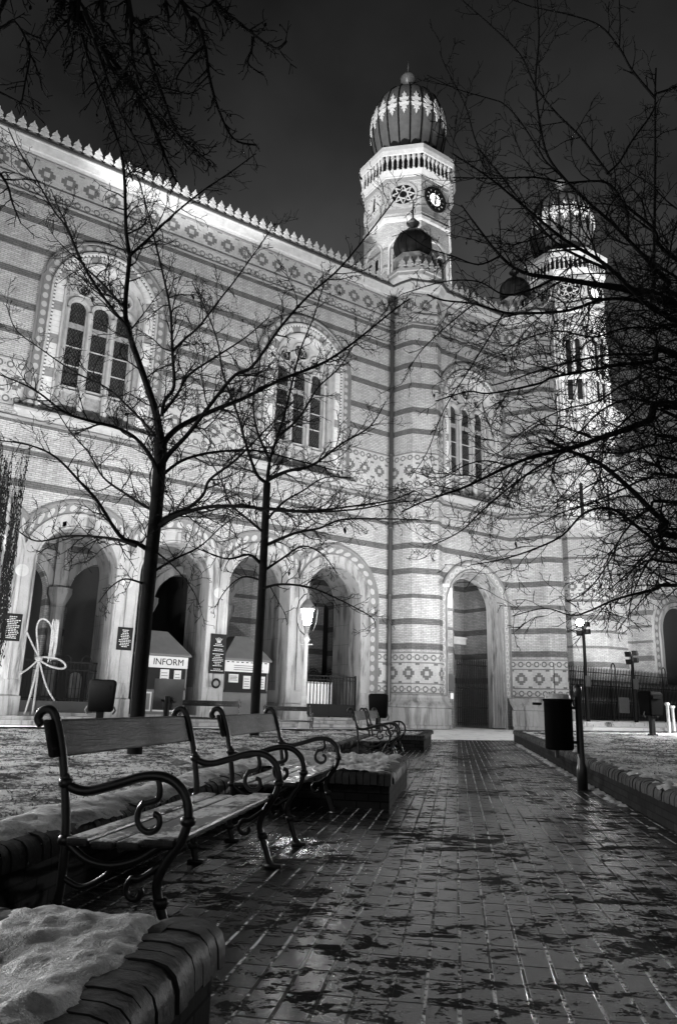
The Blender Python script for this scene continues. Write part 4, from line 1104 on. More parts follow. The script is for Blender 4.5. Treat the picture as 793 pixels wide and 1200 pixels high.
bn = copy_tree(bin1); bn['label'] = 'black litter bin at the foot of the drain pipe behind the third bench'; p = at(443, 840, 25.5); bn.location = (p.x, p.y, 0); bn.rotation_euler = (0, 0, -.1)
bn = copy_tree(bin1); bn['label'] = 'black litter bin on the far edge of the right lawn before the fence'; p = on(764, 858, .30); p = at(764, 858, 25); bn.location = (p.x, p.y, .32); bn.rotation_euler = (0, 0, .5)
# near bin hung on a pole
Y_ = 10.35; pb = at(683, 922, Y_); pb.z = 0
t = thing('pole_bin', 'dark bin with snow on its rim hung from a pole at the right wall', 'litter bin', (pb.x-.04, pb.y, 0), 0)
m = MB(); m.lathe([(.07, 0), (.07, .28), (.05, .34), (.045, 1.22), (.055, 1.25), (.055, 1.33), (.03, 1.36)], (0.03, 0, 0), 12); m.build('pole', M['iron'], t, smooth=True)
m = MB(); rr_ = .185
m.lathe([(rr_*.9, .50), (rr_, .52), (rr_*1.0, 1.12), (rr_*1.08, 1.14), (rr_*1.08, 1.16), (rr_*.95, 1.16), (rr_*.93, .6), (0.01, .6)], (-.25, 0, 0), 20, close=False); m.lathe([(0.001, .5), (rr_*.9, .5)], (-.25, 0, 0), 20, close=False); m.build('body', M['black'], t, smooth=True)
m = MB(); m.tube([(-.12, 0, 1.05), (0, 0, 1.05)], .02, 6); m.tube([(-.12, 0, .6), (0, 0, .6)], .02, 6); m.tube([(-.29, 0, .5), (-.29, 0, .40)], .03, 6); m.tube([(-.29-rr_*1.0, 0, 1.09), (-.29-rr_-.12, 0, 1.09)], .018, 6); m.tube([(-.36, .0, 1.16), (-.36, 0, 1.25)], .012, 5); m.build('bracket', M['iron'], t)
m = MB(); m.lathe([(.0, 1.235), (.12, 1.23), (.165, 1.215), (.17, 1.162)], (-.25, 0, 0), 16, close=False); o = m.build('snow', M['snow'], None, smooth=True); o.location = t.location; props(o, 'little cap of snow on the pole bin', 'snow', kind='stuff')
# pale posts beside it and far right bollards
def bollard(px, pyt, Y, z0, h, r, label, mat, grp='pale metal bollards'):
    p = at(px, pyt, Y); m = MB(); m.lathe([(r*1.3, 0), (r*1.3, .05), (r, .08), (r, h-.12), (r*1.6, h-.1), (r*1.8, h-.05), (r*1.2, h)], (0, 0, 0), 10); o = m.build('bollard', mat, None, smooth=True); o.location = (p.x, p.y, z0); props(o, label, 'bollard', grp)
bollard(676, 812, 20, .30, 1.15, .045, 'slim white post standing just behind the pole bin', M['white'])
bollard(781, 824, 30, 0.0, 1.45, .06, 'left one of two white bollards at the right edge of the photo', M['white'])
bollard(787, 828, 31, 0.0, 1.35, .06, 'right one of two white bollards at the right edge of the photo', M['white'])
# information board and low post on the square
p = at(197, 820, 21); t = thing('tilted_sign', 'square grey panel on a low dark post in front of the INFORM kiosk', 'sign', (p.x, p.y, 0), .2)
m = MB(); m.obox((.0, .05, 1.15), (.40, 0, 0), (0, .015, 0), (0, .06, .42)); m.build('panel', M['board'], t)
m = MB(); m.tube([(-.02, -.1, 0), (-.02, -.1, 1.1)], .08, 10); m.tube([(-.18, -.1, .98), (.14, -.1, .98)], .03, 6); m.build('post', M['iron_far'], t)

# ------------------------------------------------------------------ STREET LAMP
LP = at(357, 800, 29.5); LP.z = 0
t = thing('street_lamp', 'pale cast iron street lamp with lyre bracket and lit lantern before the fourth arch', 'street lamp', LP)
m = MB(); m.lathe([(.24, 0), (.24, .12), (.17, .2), (.15, .5), (.17, .55), (.12, .65), (.10, 1.2), (.13, 1.25), (.095, 1.32), (.08, 2.2), (.075, 3.35), (.12, 3.4), (.15, 3.48), (.1, 3.55), (.06, 3.7)], (0, 0, 0), 14); m.tube([(-.26, 0, 3.28), (.26, 0, 3.28)], .025, 6); m.build('post', M['trim'], t, smooth=True)
m = MB()
for s_ in (-1, 1): m.tube([(s_*.04, 0, 3.62), (s_*.26, 0, 3.8), (s_*.38, 0, 4.15), (s_*.42, 0, 4.6), (s_*.34, 0, 5.0), (s_*.15, 0, 5.25), (0, 0, 5.3)], .024, 6)
m.build('lyre_bracket', M['iron_far'], t, smooth=True)
m = MB(); m.lathe([(.11, 4.05), (.14, 4.08), (.23, 4.6), (.23, 4.64)], (0, 0, 0), 12); lt = m.build('lantern', M['lampglow'], t)
m = MB(); m.lathe([(.3, 4.66), (.32, 4.7), (.27, 4.82), (.12, 5.0), (.06, 5.08), (.05, 5.3)], (0, 0, 0), 14); m.build('cap', M['board'], t); m = MB(); m.lathe([(.06, 3.68), (.1, 3.85), (.14, 4.0)], (0, 0, 0), 10); m.build('lantern_base', M['board'], t)
# ------------------------------------------------------------------ FLOODLIGHT POLES
def flood(px, pytop, label, glow, s0, zt):
    base = W(s0, 3.6, .5); t = thing('floodlight_pole', label, 'floodlight', base, BR, 'floodlight poles by the fence')
    m = MB(); m.tube([(0, 0, 0), (0, 0, zt)], [.11, .08], 10); m.build('pole', M['iron_far'], t)
    for k, (dx, dz, g) in enumerate(((-.35, .05, glow), (.3, .15, False), (-.3, -.38, False), (.32, -.25, False))):
        m = MB(); m.obox((dx, 0, zt+dz), (.17, .06, .02), (-.05, .12, 0), (0, .02, .14)); m.tube([(0, 0, zt+dz-.1), (dx, 0, zt+dz-.1)], .03, 5); h = m.build('lamp_head', M['iron_far'], t)
        if g: m = MB(); m.lathe([(.0, -.2), (.15, -.14), (.21, 0), (.15, .14), (0, .2)], (dx-.16, -.2, zt+dz+.12), 12); m.build('lamp_glass', M['floodglow'], h)
    m = MB(); m.obox((0, -.12, 2.1), (.16, 0, 0), (0, .05, 0), (0, 0, .28)); m.build('control_box', M['board'], t)
    return t
def s_for(px, o):      # s along the wall frame where the column of pixels px crosses offset o
    lo, hi = 20, 70
    for _ in range(40):
        md = (lo+hi)/2; v = W(md, o, 2)-EYE; x = 396.5+FOC*v.dot(CR)/v.dot(CF)
        if x < px: lo = md
        else: hi = md
    return lo
flood(686, 736, 'taller floodlight pole at the fence with one head shining', True, s_for(687, 3.6), 5.0)
flood(742, 768, 'shorter floodlight pole at the fence with a cluster of unlit heads', False, s_for(743, 3.6), 3.7)
# security fence
t = thing('security_fence', 'tall black vertical bar fence on the snowy forecourt edge, right of the entrance', 'fence', W(31.5, 3.1, .55), BR)
for k in range(11):
    m = MB(); x0 = k*2.4
    for j in range(17): 
        x = x0+.07+j*.141; m.tube([(x, 0, .1), (x, 0, 2.75)], .026, 4, False); m.tube([(x, 0, 2.75), (x, 0, 2.9)], [.03, .002], 4, False)
    for z in (.2, 1.0, 1.85, 2.55): m.box(x0, x0+2.4, -.02, .02, z, z+.045)
    m.build('panel', M['iron_far'], t)
    if k % 2 == 0:
        m = MB(); m.tube([(x0, -.15, 0), (x0, -.15, 2.8), (x0+.06, -.15, 3.05), (x0+.2, -.15, 3.15), (x0+.34, -.15, 3.05), (x0+.4, -.15, 2.8), (x0+.4, -.15, 0)], .035, 6); m.build('hoop_post', M['iron_far'], t)
m = MB(); m.box(5.4, 6.3, -.12, -.05, .45, 1.3); m.build('notice', M['board'], t)
# low dark wall of the forecourt seen through the fence, with tiles
t = thing('forecourt_wall', 'low wall with pale ring tiles seen through the security fence', 'wall', W(33.8, .2, .55), BR)
m = MB(); m.chain([(0, .4), (0, 0), (27, 0), (27, .4)], [(0, 0), (0, 2.35), (-.4, 2.4)]); m.build('masonry', M['tinroof'], t)
m = MB()
for z0, z1 in ((.95, 1.35), (1.9, 2.3)): m.poly([(0, -.01, z0), (27, -.01, z0), (27, -.01, z1), (0, -.01, z1)], [(0, 0), (66, 0), (66, 1), (0, 1)])
m.build('tile_band', M['band'], t)
# ------------------------------------------------------------------ TREES
class Tree:
    def __init__(s, seed): s.r = random.Random(seed); s.trunk = MB(); s.crown = MB(); s.leaves = MB(); s.n = 0
    def twig(s, p, d, L, r, lvl, up=.25, dens=1.0):
        rr = s.r; n = 3 if L < .35 else 5; pts = [p.copy()]; d = d.normalized(); st = L/n
        for i in range(n):
            j = Vector((rr.gauss(0, 1), rr.gauss(0, 1), rr.gauss(0, 1)))*.22; d = (d+j+Vector((0, 0, up*.22))).normalized(); pts.append(pts[-1]+d*st)
        rad = [max(s.rmin*.75, r*(1-.75*i/n)) for i in range(n+1)]
        s.crown.tube(pts, rad, 3 if lvl >= 2 else 4, False); s.n += 1
        if lvl < s.maxl:
            k = max(1, int(L/s.space[min(lvl, len(s.space)-1)]*dens))
            for q in range(k):
                t = (q+rr.random())/k; t = .12+t*.88; i = min(n-1, int(t*n)); b = pts[i].lerp(pts[i+1], t*n-i); dd = (pts[i+1]-pts[i]).normalized()
                sd = dd.orthogonal().normalized(); sd.rotate(Matrix.Rotation(rr.uniform(0, 2*pi), 3, dd)); ang = rr.uniform(.5, 1.15)
                s.twig(b, dd*cos(ang)+sd*sin(ang), L*rr.uniform(.22, .5)*(1.1-t*.5)+.03, r*.6, lvl+1, up)
        if rr.random() < s.leafp: s.leaf(pts[-1])
    def leaf(s, p):
        rr = s.r; L = s.leafs*rr.uniform(.6, 1.3); a = Vector((rr.gauss(0, .4), rr.gauss(0, .4), -1)).normalized()*L; b = a.orthogonal().normalized()*L*.33; c = b.cross(a).normalized()*L*.1
        s.leaves.poly([p, p+a*.4+b, p+a+c, p+a*.45-b]); 
    def limb(s, px, Y0, Y1, w0, w1, root=None, spacing=.3, tl=.7, lvl=0, part=None, up=.25, tmin=0.0, lscale=None):
        rr = s.r; n = len(px); ds = [0]; tl *= s.k[0]; spacing *= s.k[1]
        for i in range(1, n): ds.append(ds[-1]+hypot(px[i][0]-px[i-1][0], px[i][1]-px[i-1][1]))
        P_ = []
        ph = rr.uniform(0, 6)
        for i in range(n):
            t = ds[i]/ds[-1]; Y = Y0+(Y1-Y0)*t+sin(t*5+ph)*.04*abs(Y1-Y0); P_.append(at(px[i][0], px[i][1], Y))
        W_ = [(w0*.88+(w1-w0*.88)*(d/ds[-1])**(.6 if spacing else .9)) for d in ds]
        if root is not None: P_.insert(0, Vector(root[:3])); W_.insert(0, W_[0]*(root[3] if len(root) > 3 else 1.2))
        pts = smooth(P_, 5); rad = []
        for i in range(len(pts)):
            k = min(len(W_)-1, i/5); a = int(k); b = min(a+1, len(W_)-1); w = W_[a]+(W_[b]-W_[a])*(k-a)
            dist = (pts[i]-EYE).dot(CF); rad.append(max(s.rmin, w*.5*dist/FOC))
        (part or s.crown).tube(pts, rad, 8 if w0 > 8 else 6)
        if spacing:
            L = 0
            for i in range(1, len(pts)):
                seg = pts[i]-pts[i-1]; L += seg.length; tt = i/len(pts)
                while L > spacing and tt > tmin:
                    L -= spacing*rr.uniform(.7, 1.4); d = seg.normalized(); sd = d.orthogonal().normalized(); sd.rotate(Matrix.Rotation(rr.uniform(0, 2*pi), 3, d)); ang = rr.uniform(.5, 1.2)
                    s.twig(pts[i], d*cos(ang)+sd*sin(ang), tl*rr.uniform(.4, 1.2)*(1.15-.5*tt), min(rad[i]*.6, s.rmin*2.6), 1, up)
                if tt <= tmin: L = 0
    def finish(s, name, label):
        print('TWIGS', s.n, len(s.crown.f))
        t = thing(name, label, 'tree')
        # give the empty its base location, keep parts in place
        if s.trunk.v: s.trunk.build('trunk', M['bark'], t, smooth=True)
        s.crown.build('crown', M['bark'], t)
        if s.leaves.v: props(s.leaves.build('dead_leaves', M['leaf'], t), kind='stuff')
        return t

# --- first small tree on the left bed
T1 = Tree(3); T1.rmin = .0046; T1.maxl = 3; T1.space = [.2, .1, .07]; T1.k = (1.35, .42); T1.leafp = .0015; T1.leafs = .09
Z = 10.0
T1.limb([(155, 900), (158, 880), (164, 800), (171, 720), (177, 655), (183, 600), (187, 550), (189, 515)], Z, Z, 21, 15, spacing=0, part=T1.trunk)
T1.limb([(189, 520), (187, 505), (181, 477), (167, 436), (151, 389), (147, 360), (151, 313), (152, 299), (148, 270), (146, 209), (141, 176), (126, 124), (118, 92)], Z, Z-.8, 12, 2, tl=.55)
T1.limb([(150, 385), (126, 354), (104, 322), (88, 288), (76, 263), (63, 246), (40, 205), (20, 172), (10, 150)], Z-.3, Z-1.6, 5, 1.5, tl=.5)
T1.limb([(147, 362), (118, 330), (95, 307), (85, 279), (67, 239), (60, 222)], Z-.3, Z+.8, 4, 1.2, tl=.45)
T1.limb([(152, 300), (176, 278), (205, 250), (240, 222), (270, 202), (300, 180)], Z-.5, Z-.2, 4, 1.2, tl=.4)
T1.limb([(148, 275), (170, 262), (170, 240), (165, 215)], Z-.6, Z-.2, 2.5, 1, tl=.3)
T1.limb([(189, 527), (195, 515), (208, 502), (230, 490), (262, 476), (287, 466), (329, 445), (379, 425), (416, 400), (458, 366), (480, 350)], Z, Z+2.2, 9, 1.6, tl=.6)
T1.limb([(190, 545), (200, 530), (221, 508), (250, 470), (275, 440), (296, 429), (329, 383), (362, 346), (400, 312), (450, 250), (470, 222)], Z, Z-1.5, 8, 1.5, tl=.55)
T1.limb([(190, 487), (193, 470), (204, 452), (202, 412), (200, 366), (192, 325), (181, 279), (167, 225), (160, 205)], Z, Z+1.2, 6, 1.3, tl=.5)
T1.limb([(202, 412), (218, 396), (233, 383), (260, 348), (275, 329), (308, 283), (322, 262)], Z+.4, Z+1.6, 4, 1, tl=.45)
T1.limb([(192, 483), (208, 462), (221, 440), (250, 420), (287, 396), (315, 372)], Z, Z+.6, 5, 1.2, tl=.5)
T1.limb([(187, 612), (200, 604), (221, 595), (238, 580), (246, 562), (275, 540), (310, 505), (345, 470)], Z, Z-1.0, 7, 1.2, tl=.55)
T1.limb([(186, 616), (213, 602), (254, 593), (310, 596), (358, 600), (416, 597), (455, 590), (487, 587)], Z, Z-1.9, 7, 1.2, tl=.5)
T1.limb([(187, 560), (213, 540), (250, 530), (300, 528), (350, 540), (395, 552)], Z, Z+1.2, 5, 1.2, tl=.5)
T1.limb([(176, 646), (160, 636), (141, 628), (115, 588), (98, 569), (66, 536), (33, 521), (0, 516), (-20, 510)], Z, Z-1.2, 7, 1.3, tl=.5)
T1.limb([(160, 640), (131, 631), (82, 628), (43, 634), (16, 618), (-10, 600)], Z-.1, Z+1.0, 5, 1.1, tl=.45)
T1.limb([(186, 575), (183, 548), (164, 518), (139, 502), (104, 493), (76, 483), (47, 461), (25, 449), (0, 439), (-20, 430)], Z, Z-1.3, 8, 1.5, tl=.55)
T1.limb([(184, 520), (180, 508), (154, 480), (126, 455), (88, 436), (47, 408), (19, 386), (8, 357)], Z, Z+1.2, 4, 1, tl=.5)
T1.limb([(184, 600), (168, 592), (148, 579), (121, 559), (104, 530), (82, 505), (60, 470)], Z, Z+.9, 5, 1.1, tl=.5)
T1.limb([(181, 640), (180, 600), (176, 560), (182, 530), (170, 500), (150, 470)], Z, Z+.4, 4, 1, tl=.45)
T1.limb([(176, 688), (160, 681), (144, 679), (128, 690), (116, 706)], Z, Z-.4, 4, 1, tl=.35)
T1.limb([(180, 670), (205, 655), (235, 640), (262, 615), (285, 600)], Z, Z+.6, 4, 1, tl=.45)
T1.limb([(181, 645), (205, 665), (225, 690), (235, 712)], Z, Z-.5, 3, 1, tl=.35)
T1.finish('bare_tree', 'bare young tree with forked trunk rising behind the nearest bench')

# --- second small tree
T2 = Tree(9); T2.rmin = .007; T2.maxl = 3; T2.space = [.3, .14, .1]; T2.k = (1.2, .5); T2.leafp = .004; T2.leafs = .13
Z = 16.8
T2.limb([(298, 868), (299, 830), (303, 760), (307, 690), (309, 650), (311, 608), (313, 566)], Z, Z, 13, 8.5, spacing=0, part=T2.trunk)
T2.limb([(313, 570), (316, 541), (325, 512), (333, 487), (342, 450), (352, 410), (368, 370), (380, 330)], Z, Z+1.5, 6, 1.2, tl=.9)
T2.limb([(312, 566), (300, 554), (287, 516), (279, 487), (262, 440), (255, 400), (240, 360), (225, 330)], Z, Z-1.8, 5, 1.2, tl=.9)
T2.limb([(314, 562), (337, 552), (366, 545), (400, 520), (433, 500), (452, 470)], Z, Z-1.2, 6, 1.2, tl=.8)
T2.limb([(312, 596), (361, 599), (414, 593), (459, 586), (485, 575)], Z, Z+1.2, 5, 1.2, tl=.8)
T2.limb([(309, 640), (345, 625), (374, 619), (400, 609), (440, 608), (490, 609)], Z, Z-1.4, 5, 1.2, tl=.7)
T2.limb([(307, 662), (292, 650), (269, 655), (250, 650), (225, 640)], Z, Z-1.2, 5, 1.2, tl=.7)
T2.limb([(308, 598), (285, 592), (263, 594), (235, 600), (205, 590)], Z, Z+1.5, 5, 1.2, tl=.8)
T2.limb([(307, 690), (325, 685), (350, 686), (374, 692), (414, 711), (436, 724), (440, 735)], Z, Z-1.5, 4, 1.1, tl=.6)
T2.limb([(310, 625), (290, 608), (270, 590), (258, 560), (240, 530)], Z, Z-.8, 4, 1.1, tl=.8)
T2.limb([(311, 612), (330, 590), (355, 575), (380, 560), (410, 560)], Z, Z+.8, 4, 1.1, tl=.8)
T2.limb([(308, 670), (330, 655), (355, 640), (378, 650), (395, 672)], Z, Z+1.0, 4, 1.1, tl=.7)
T2.limb([(306, 680), (285, 676), (266, 690), (252, 712)], Z, Z+.6, 3, 1, tl=.5)
T2.limb([(316, 540), (300, 500), (297, 460), (305, 420), (298, 380)], Z, Z+1.0, 4, 1.1, tl=.8)
T2.limb([(325, 512), (350, 490), (372, 455), (398, 430), (420, 395)], Z, Z-1.0, 4, 1.1, tl=.8)
T2.finish('bare_tree', 'slimmer bare tree farther back, its trunk in front of the ticket kiosk')

# --- big tree reaching in from the right
T3 = Tree(5); T3.rmin = .0050; T3.maxl = 3; T3.space = [.2, .11, .08]; T3.k = (1.35, 1.0); T3.leafp = .004; T3.leafs = .085
Z = 9.0; R = (7.6, 9.4)
T3.trunk.tube([(R[0], R[1], 0), (R[0]+.05, R[1], 1.5), (R[0]-.05, R[1], 3.5), (R[0]-.1, R[1]-.1, 5.5), (R[0], R[1], 8), (R[0]+.2, R[1]-.2, 11)], [.36, .28, .25, .22, .15, .05], 12)
rt = lambda z: (R[0], R[1]-.1, z, 1.4)
def r3(px, z, w0, w1, dY, tl=.75, sp=.17, Z0=None): T3.limb(px, Z0 or Z, (Z0 or Z)+dY, w0, w1, root=rt(z) if px[0][0] > 775 and w0 > 3.5 else None, spacing=sp, tl=tl, up=.05)
r3([(800, 365), (740, 341), (702, 334), (650, 326), (612, 319), (586, 300), (556, 262), (540, 240)], 4.4, 15, 1.6, -.8)
r3([(800, 382), (762, 360), (710, 311), (661, 281), (616, 244), (575, 210), (530, 180)], 4.2, 9, 1.5, -2.2)
r3([(770, 362), (744, 352), (706, 351), (665, 364), (620, 367), (590, 366), (555, 356), (520, 352), (500, 345)], 4, 6, 2.0, -.6)
r3([(800, 310), (765, 268), (732, 240), (710, 214), (661, 214), (627, 208), (580, 209), (530, 208)], 5.5, 6, 1.3, -1.4)
r3([(716, 206), (710, 200), (680, 161), (650, 131), (627, 101), (609, 64), (575, 30), (541, 0), (530, -15)], 5, 4, 1.5, -.6, tl=.4)
r3([(800, 350), (781, 330), (725, 270), (690, 238), (665, 214), (642, 184), (633, 150), (627, 98), (631, 45), (629, 0), (628, -20)], 5.3, 7, 1.6, -1.6, tl=.5)
r3([(765, 352), (766, 280), (767, 200), (767, 112), (768, 80)], 5, 5, 2, -.3, tl=.5)
r3([(767, 115), (740, 82), (725, 56), (702, 30), (665, 17), (627, 9), (601, 0), (585, -10)], 6, 4, 1.2, -.8, tl=.4, Z0=8.7)
r3([(725, 58), (726, 30), (725, 0), (725, -20)], 6, 2, 1, .2, tl=.25, Z0=8.5)
r3([(767, 110), (780, 106), (800, 99)], 6, 3, 3, .1, tl=.3, Z0=8.7)
r3([(710, 204), (725, 190), (740, 165), (762, 135), (768, 120)], 6, 3, 2, -.2, tl=.45, Z0=8.4)
r3([(710, 315), (657, 289), (624, 255), (590, 210), (560, 172), (545, 124), (522, 79), (515, 60)], 4.6, 5, 1.1, -1.2, tl=.45)
r3([(665, 214), (640, 190), (631, 176), (609, 142), (590, 122), (575, 116), (537, 105), (500, 88)], 5, 3, 1, -.6, tl=.35, Z0=8)
r3([(800, 418), (760, 416), (710, 416), (642, 431), (600, 445), (575, 452)], 3.9, 5, 1.4, .9)
r3([(800, 478), (758, 494), (707, 512), (663, 527), (629, 534), (596, 546), (544, 571), (500, 586), (470, 600)], 3.6, 12, 1.6, -1.2)
r3([(700, 514), (660, 530), (611, 560), (566, 597), (540, 622), (505, 640)], 3.5, 5, 1.1, .8)
r3([(800, 630), (780, 612), (766, 601), (736, 571), (700, 542), (663, 527), (640, 515)], 3.0, 10, 4, -.3)
r3([(800, 516), (765, 521), (729, 531), (690, 530), (650, 543), (610, 560)], 3.5, 5, 1.2, 1.2)
r3([(800, 646), (759, 627), (718, 597), (685, 601), (659, 627), (629, 642), (590, 655), (552, 662)], 2.9, 6, 1.2, -.7)
r3([(800, 420), (765, 424), (729, 427), (690, 434), (648, 442), (629, 450), (574, 461), (548, 459), (510, 470)], 4, 7, 1.5, -.9)
r3([(800, 492), (785, 478), (766, 472), (736, 468), (707, 479), (680, 505), (650, 540), (620, 575)], 3.7, 5, 1.1, 1.0)
r3([(800, 686), (770, 690), (744, 696), (719, 703), (690, 716), (669, 721), (638, 713), (600, 722)], 2.6, 5, 1.1, -1.0, tl=.5)
r3([(800, 440), (740, 446), (700, 470), (660, 480), (620, 500), (585, 530)], 3.9, 4, 1.1, .3)
r3([(800, 560), (760, 560), (725, 575), (690, 590), (655, 602), (620, 620)], 3.4, 5, 1.1, .6)
r3([(800, 590), (760, 596), (730, 625), (715, 655), (690, 690), (665, 705)], 3.2, 5, 1.1, -.4)
r3([(800, 660), (765, 655), (740, 668), (715, 690), (700, 705)], 2.8, 4, 1.0, .4, tl=.5)
r3([(800, 330), (770, 310), (745, 290), (720, 262), (700, 232)], 5.0, 4, 1.1, .9)
r3([(800, 250), (780, 235), (760, 215), (735, 200), (722, 182)], 6, 3, 1.0, .4, tl=.5)
r3([(800, 395), (770, 385), (730, 385), (695, 395), (655, 388), (620, 395), (590, 410)], 4.2, 4.5, 1.2, -1.4)
r3([(800, 450), (770, 460), (735, 490), (705, 520), (680, 555), (650, 590)], 3.8, 4, 1.1, -1.0)
r3([(800, 540), (770, 545), (745, 540), (715, 555), (680, 575), (645, 600)], 3.5, 4, 1.1, 1.4)
r3([(800, 620), (775, 640), (755, 665), (740, 700), (735, 730)], 3, 4, 1.0, .8, tl=.5)
r3([(650, 326), (620, 340), (590, 345), (560, 330), (520, 330), (470, 345)], 4, 3.5, 1.0, -.5, tl=.45, Z0=8.6)
r3([(586, 300), (560, 310), (530, 300), (500, 290), (470, 270)], 4, 3, 1.0, -.3, tl=.4, Z0=8.3)
r3([(590, 366), (570, 400), (545, 440), (520, 480), (500, 530), (480, 560)], 4, 2.5, 1.0, -.3, tl=.35, Z0=8.4)
r3([(555, 356), (520, 385), (490, 415), (470, 450)], 4, 2.2, .9, .3, tl=.3, Z0=8.5)
r3([(596, 546), (570, 540), (545, 545), (515, 560), (480, 552)], 4, 2.5, .9, .3, tl=.35, Z0=8.1)
T3.finish('bare_tree', 'big bare tree whose dense dark branches reach in from the right edge')

# --- branches hanging in from the upper left
T4 = Tree(8); T4.rmin = .0046; T4.maxl = 2; T4.space = [.12, .055]; T4.k = (1.2, .75); T4.leafp = .05; T4.leafs = .035
Z = 5.0
T4.trunk.tube([(-4.6, 3.2, 0), (-4.5, 3.25, 2.5), (-4.5, 3.3, 5), (-4.3, 3.5, 7), (-3.6, 3.9, 8.6), (-2.6, 4.4, 9.0), (-1.9, 4.8, 8.7)], [.3, .24, .22, .18, .12, .08, .05], 12)
T4.trunk.tube([(-4.4, 3.4, 6.4), (-3.6, 4.1, 7.6), (-3.0, 4.7, 7.9), (-2.6, 4.9, 7.5)], [.14, .1, .07, .05], 8)
top = (-2.2, 4.7, 8.6, 1.2)
def r4(px, w0, w1, dY, tl=.26, sp=.075, root=True): T4.limb(px, Z, Z+dY, w0*1.35, w1*1.5, root=(top if root else None), spacing=sp, tl=tl, up=-.25, tmin=.12)
r4([(88, 0), (98, 18), (106, 35), (132, 71), (154, 101), (176, 141), (194, 185), (207, 214)], 11, 2, .6)
r4([(150, 0), (163, 26), (176, 66), (190, 110), (207, 154), (228, 175), (247, 192)], 6, 1.6, -.3)
r4([(212, 0), (229, 22), (240, 53), (245, 88), (256, 128), (274, 163), (300, 170)], 5, 1.5, .4)
r4([(251, 0), (274, 22), (296, 40), (322, 57), (336, 48)], 5, 2, -.4, tl=.2)
r4([(296, 40), (295, 58), (291, 75), (309, 88)], 3, 1.2, .1, root=False, tl=.14)
r4([(93, 0), (96, 40), (110, 88), (122, 120), (130, 145), (148, 190), (156, 212)], 4, 1.2, .7)
r4([(0, 13), (18, 26), (30, 45), (35, 66), (30, 95), (26, 119)], 4, 1.3, -.2, tl=.2)
r4([(35, 62), (45, 85), (50, 106)], 2.4, 1, .1, root=False, tl=.13)
r4([(100, 15), (118, 55), (135, 85), (163, 112), (185, 140), (215, 165), (240, 185)], 6, 1.3, .3, root=False)
r4([(154, 22), (155, 60), (163, 97), (180, 125), (199, 146), (221, 176)], 4, 1.2, -.5, root=False)
r4([(240, 53), (221, 71), (207, 93), (212, 112)], 3, 1, .2, root=False, tl=.16)
r4([(75, 0), (57, 22), (48, 45), (55, 60)], 4, 1, .3, tl=.18)
r4([(194, 0), (190, 26), (205, 45)], 3, 1, .3, tl=.14)
r4([(110, 45), (125, 90), (140, 130), (160, 165), (178, 205)], 4, 1, .5, root=False)
r4([(88, 5), (80, 30), (86, 60), (78, 80)], 4, 1, -.3, root=False, tl=.18)
r4([(120, 0), (128, 30), (145, 60), (170, 95), (200, 105), (228, 112)], 4, 1, -.4, tl=.2)
r4([(0, 108), (20, 118), (40, 128)], 2.5, 1, .1, root=False, tl=.14)
r4([(-10, 190), (8, 215), (15, 238), (25, 262)], 4, 1, .3, root=False, tl=.2)
T4.finish('overhanging_tree', 'blurred dark twigs of an overhead tree hanging into the upper left sky')

# --- dark drooping strands at the left edge
t = thing('weeping_shrub', 'dark drooping leafy strands hanging down the left edge beside the first arch pier', 'shrub', W(4.3, 1.2, 0), BR)
rr = random.Random(4); s_ = MB(); lf = MB()
s_.tube([(-.9, 0, 0), (-.95, 0, 5), (-.7, 0, 9.5)], [.12, .09, .04], 8)
for k in range(190):
    u_ = rr.random()**1.5; x = -1.1+u_*1.75; y = rr.uniform(-.5, .5); zt = rr.uniform(8.8, 10.8)-u_*rr.uniform(0, 5); zb_ = zt-rr.uniform(2.5, 6.5); zb_ = max(zb_, .5)
    n = 8; pts = [(x+.06*sin(i*1.3+k), y, zt+(zb_-zt)*i/n) for i in range(n+1)]; s_.tube(pts, .010, 3, False)
    for q in range(int((zt-zb_)*6)):
        z = rr.uniform(zb_, zt); a = Vector((rr.uniform(-.05, .05), rr.uniform(-.03, .03), -rr.uniform(.08, .16))); p = Vector((x+rr.uniform(-.04, .04), y, z)); lf.poly([p, p+a*.5+Vector((.022, 0, 0)), p+a, p+a*.5-Vector((.022, 0, 0))])
s_.build('strands', M['bark'], t); props(lf.build('foliage', M['leaf'], t), kind='stuff')

# ------------------------------------------------------------------ LIGHT
def spot(name, loc, target, power, size=110, blend=.6, rad=.25):
    l = bpy.data.lights.new(name, 'SPOT'); l.energy = power; l.spot_size = radians(size); l.spot_blend = blend; l.shadow_soft_size = rad
    o = bpy.data.objects.new(name, l); COL.objects.link(o); o.location = loc; d = Vector(target)-Vector(loc); o.rotation_euler = d.to_track_quat('-Z', 'Y').to_euler(); return o
for s_, e_ in ((-5, 6000), (3, 8200), (11, 8800), (19, 8600)): spot('facade_floodlight', W(s_, 13.5, .7), W(s_+2.5, 0, 17), e_, 118, .8)
spot('entrance_floodlight', W(25, 13, .7), W(28.5, 1, 16), 5200, 95, .8)
spot('tower_floodlight', (-22, 8, 10), (3.97, 41.8, 36.5), 100000, 17, .3)
spot('far_tower_floodlight', W(45, 33, 10), (17.4, 51.9, 33), 115000, 34, .4)
spot('far_tower_floodlight', W(33, 8, 3.5), (17.0, 50, 26), 26000, 52, .7)
spot('far_tower_floodlight', W(38, 7, 3.5), (18.5, 51, 11), 8000, 90, .8)
spot('roof_floodlight', W(19.5, -.2, 25.0), (3.97, 41.8, 31), 1500, 75, .8)
spot('roof_floodlight', W(29.5, .8, 25.0), (3.97, 41.8, 32), 1500, 80, .8)
spot('passage_fill_light', W(27.7, 0.2, 7.4), W(27.9, -1.2, 2), 200, 150, .9, .1)  # unseen light added to brighten the wall behind the gate bars
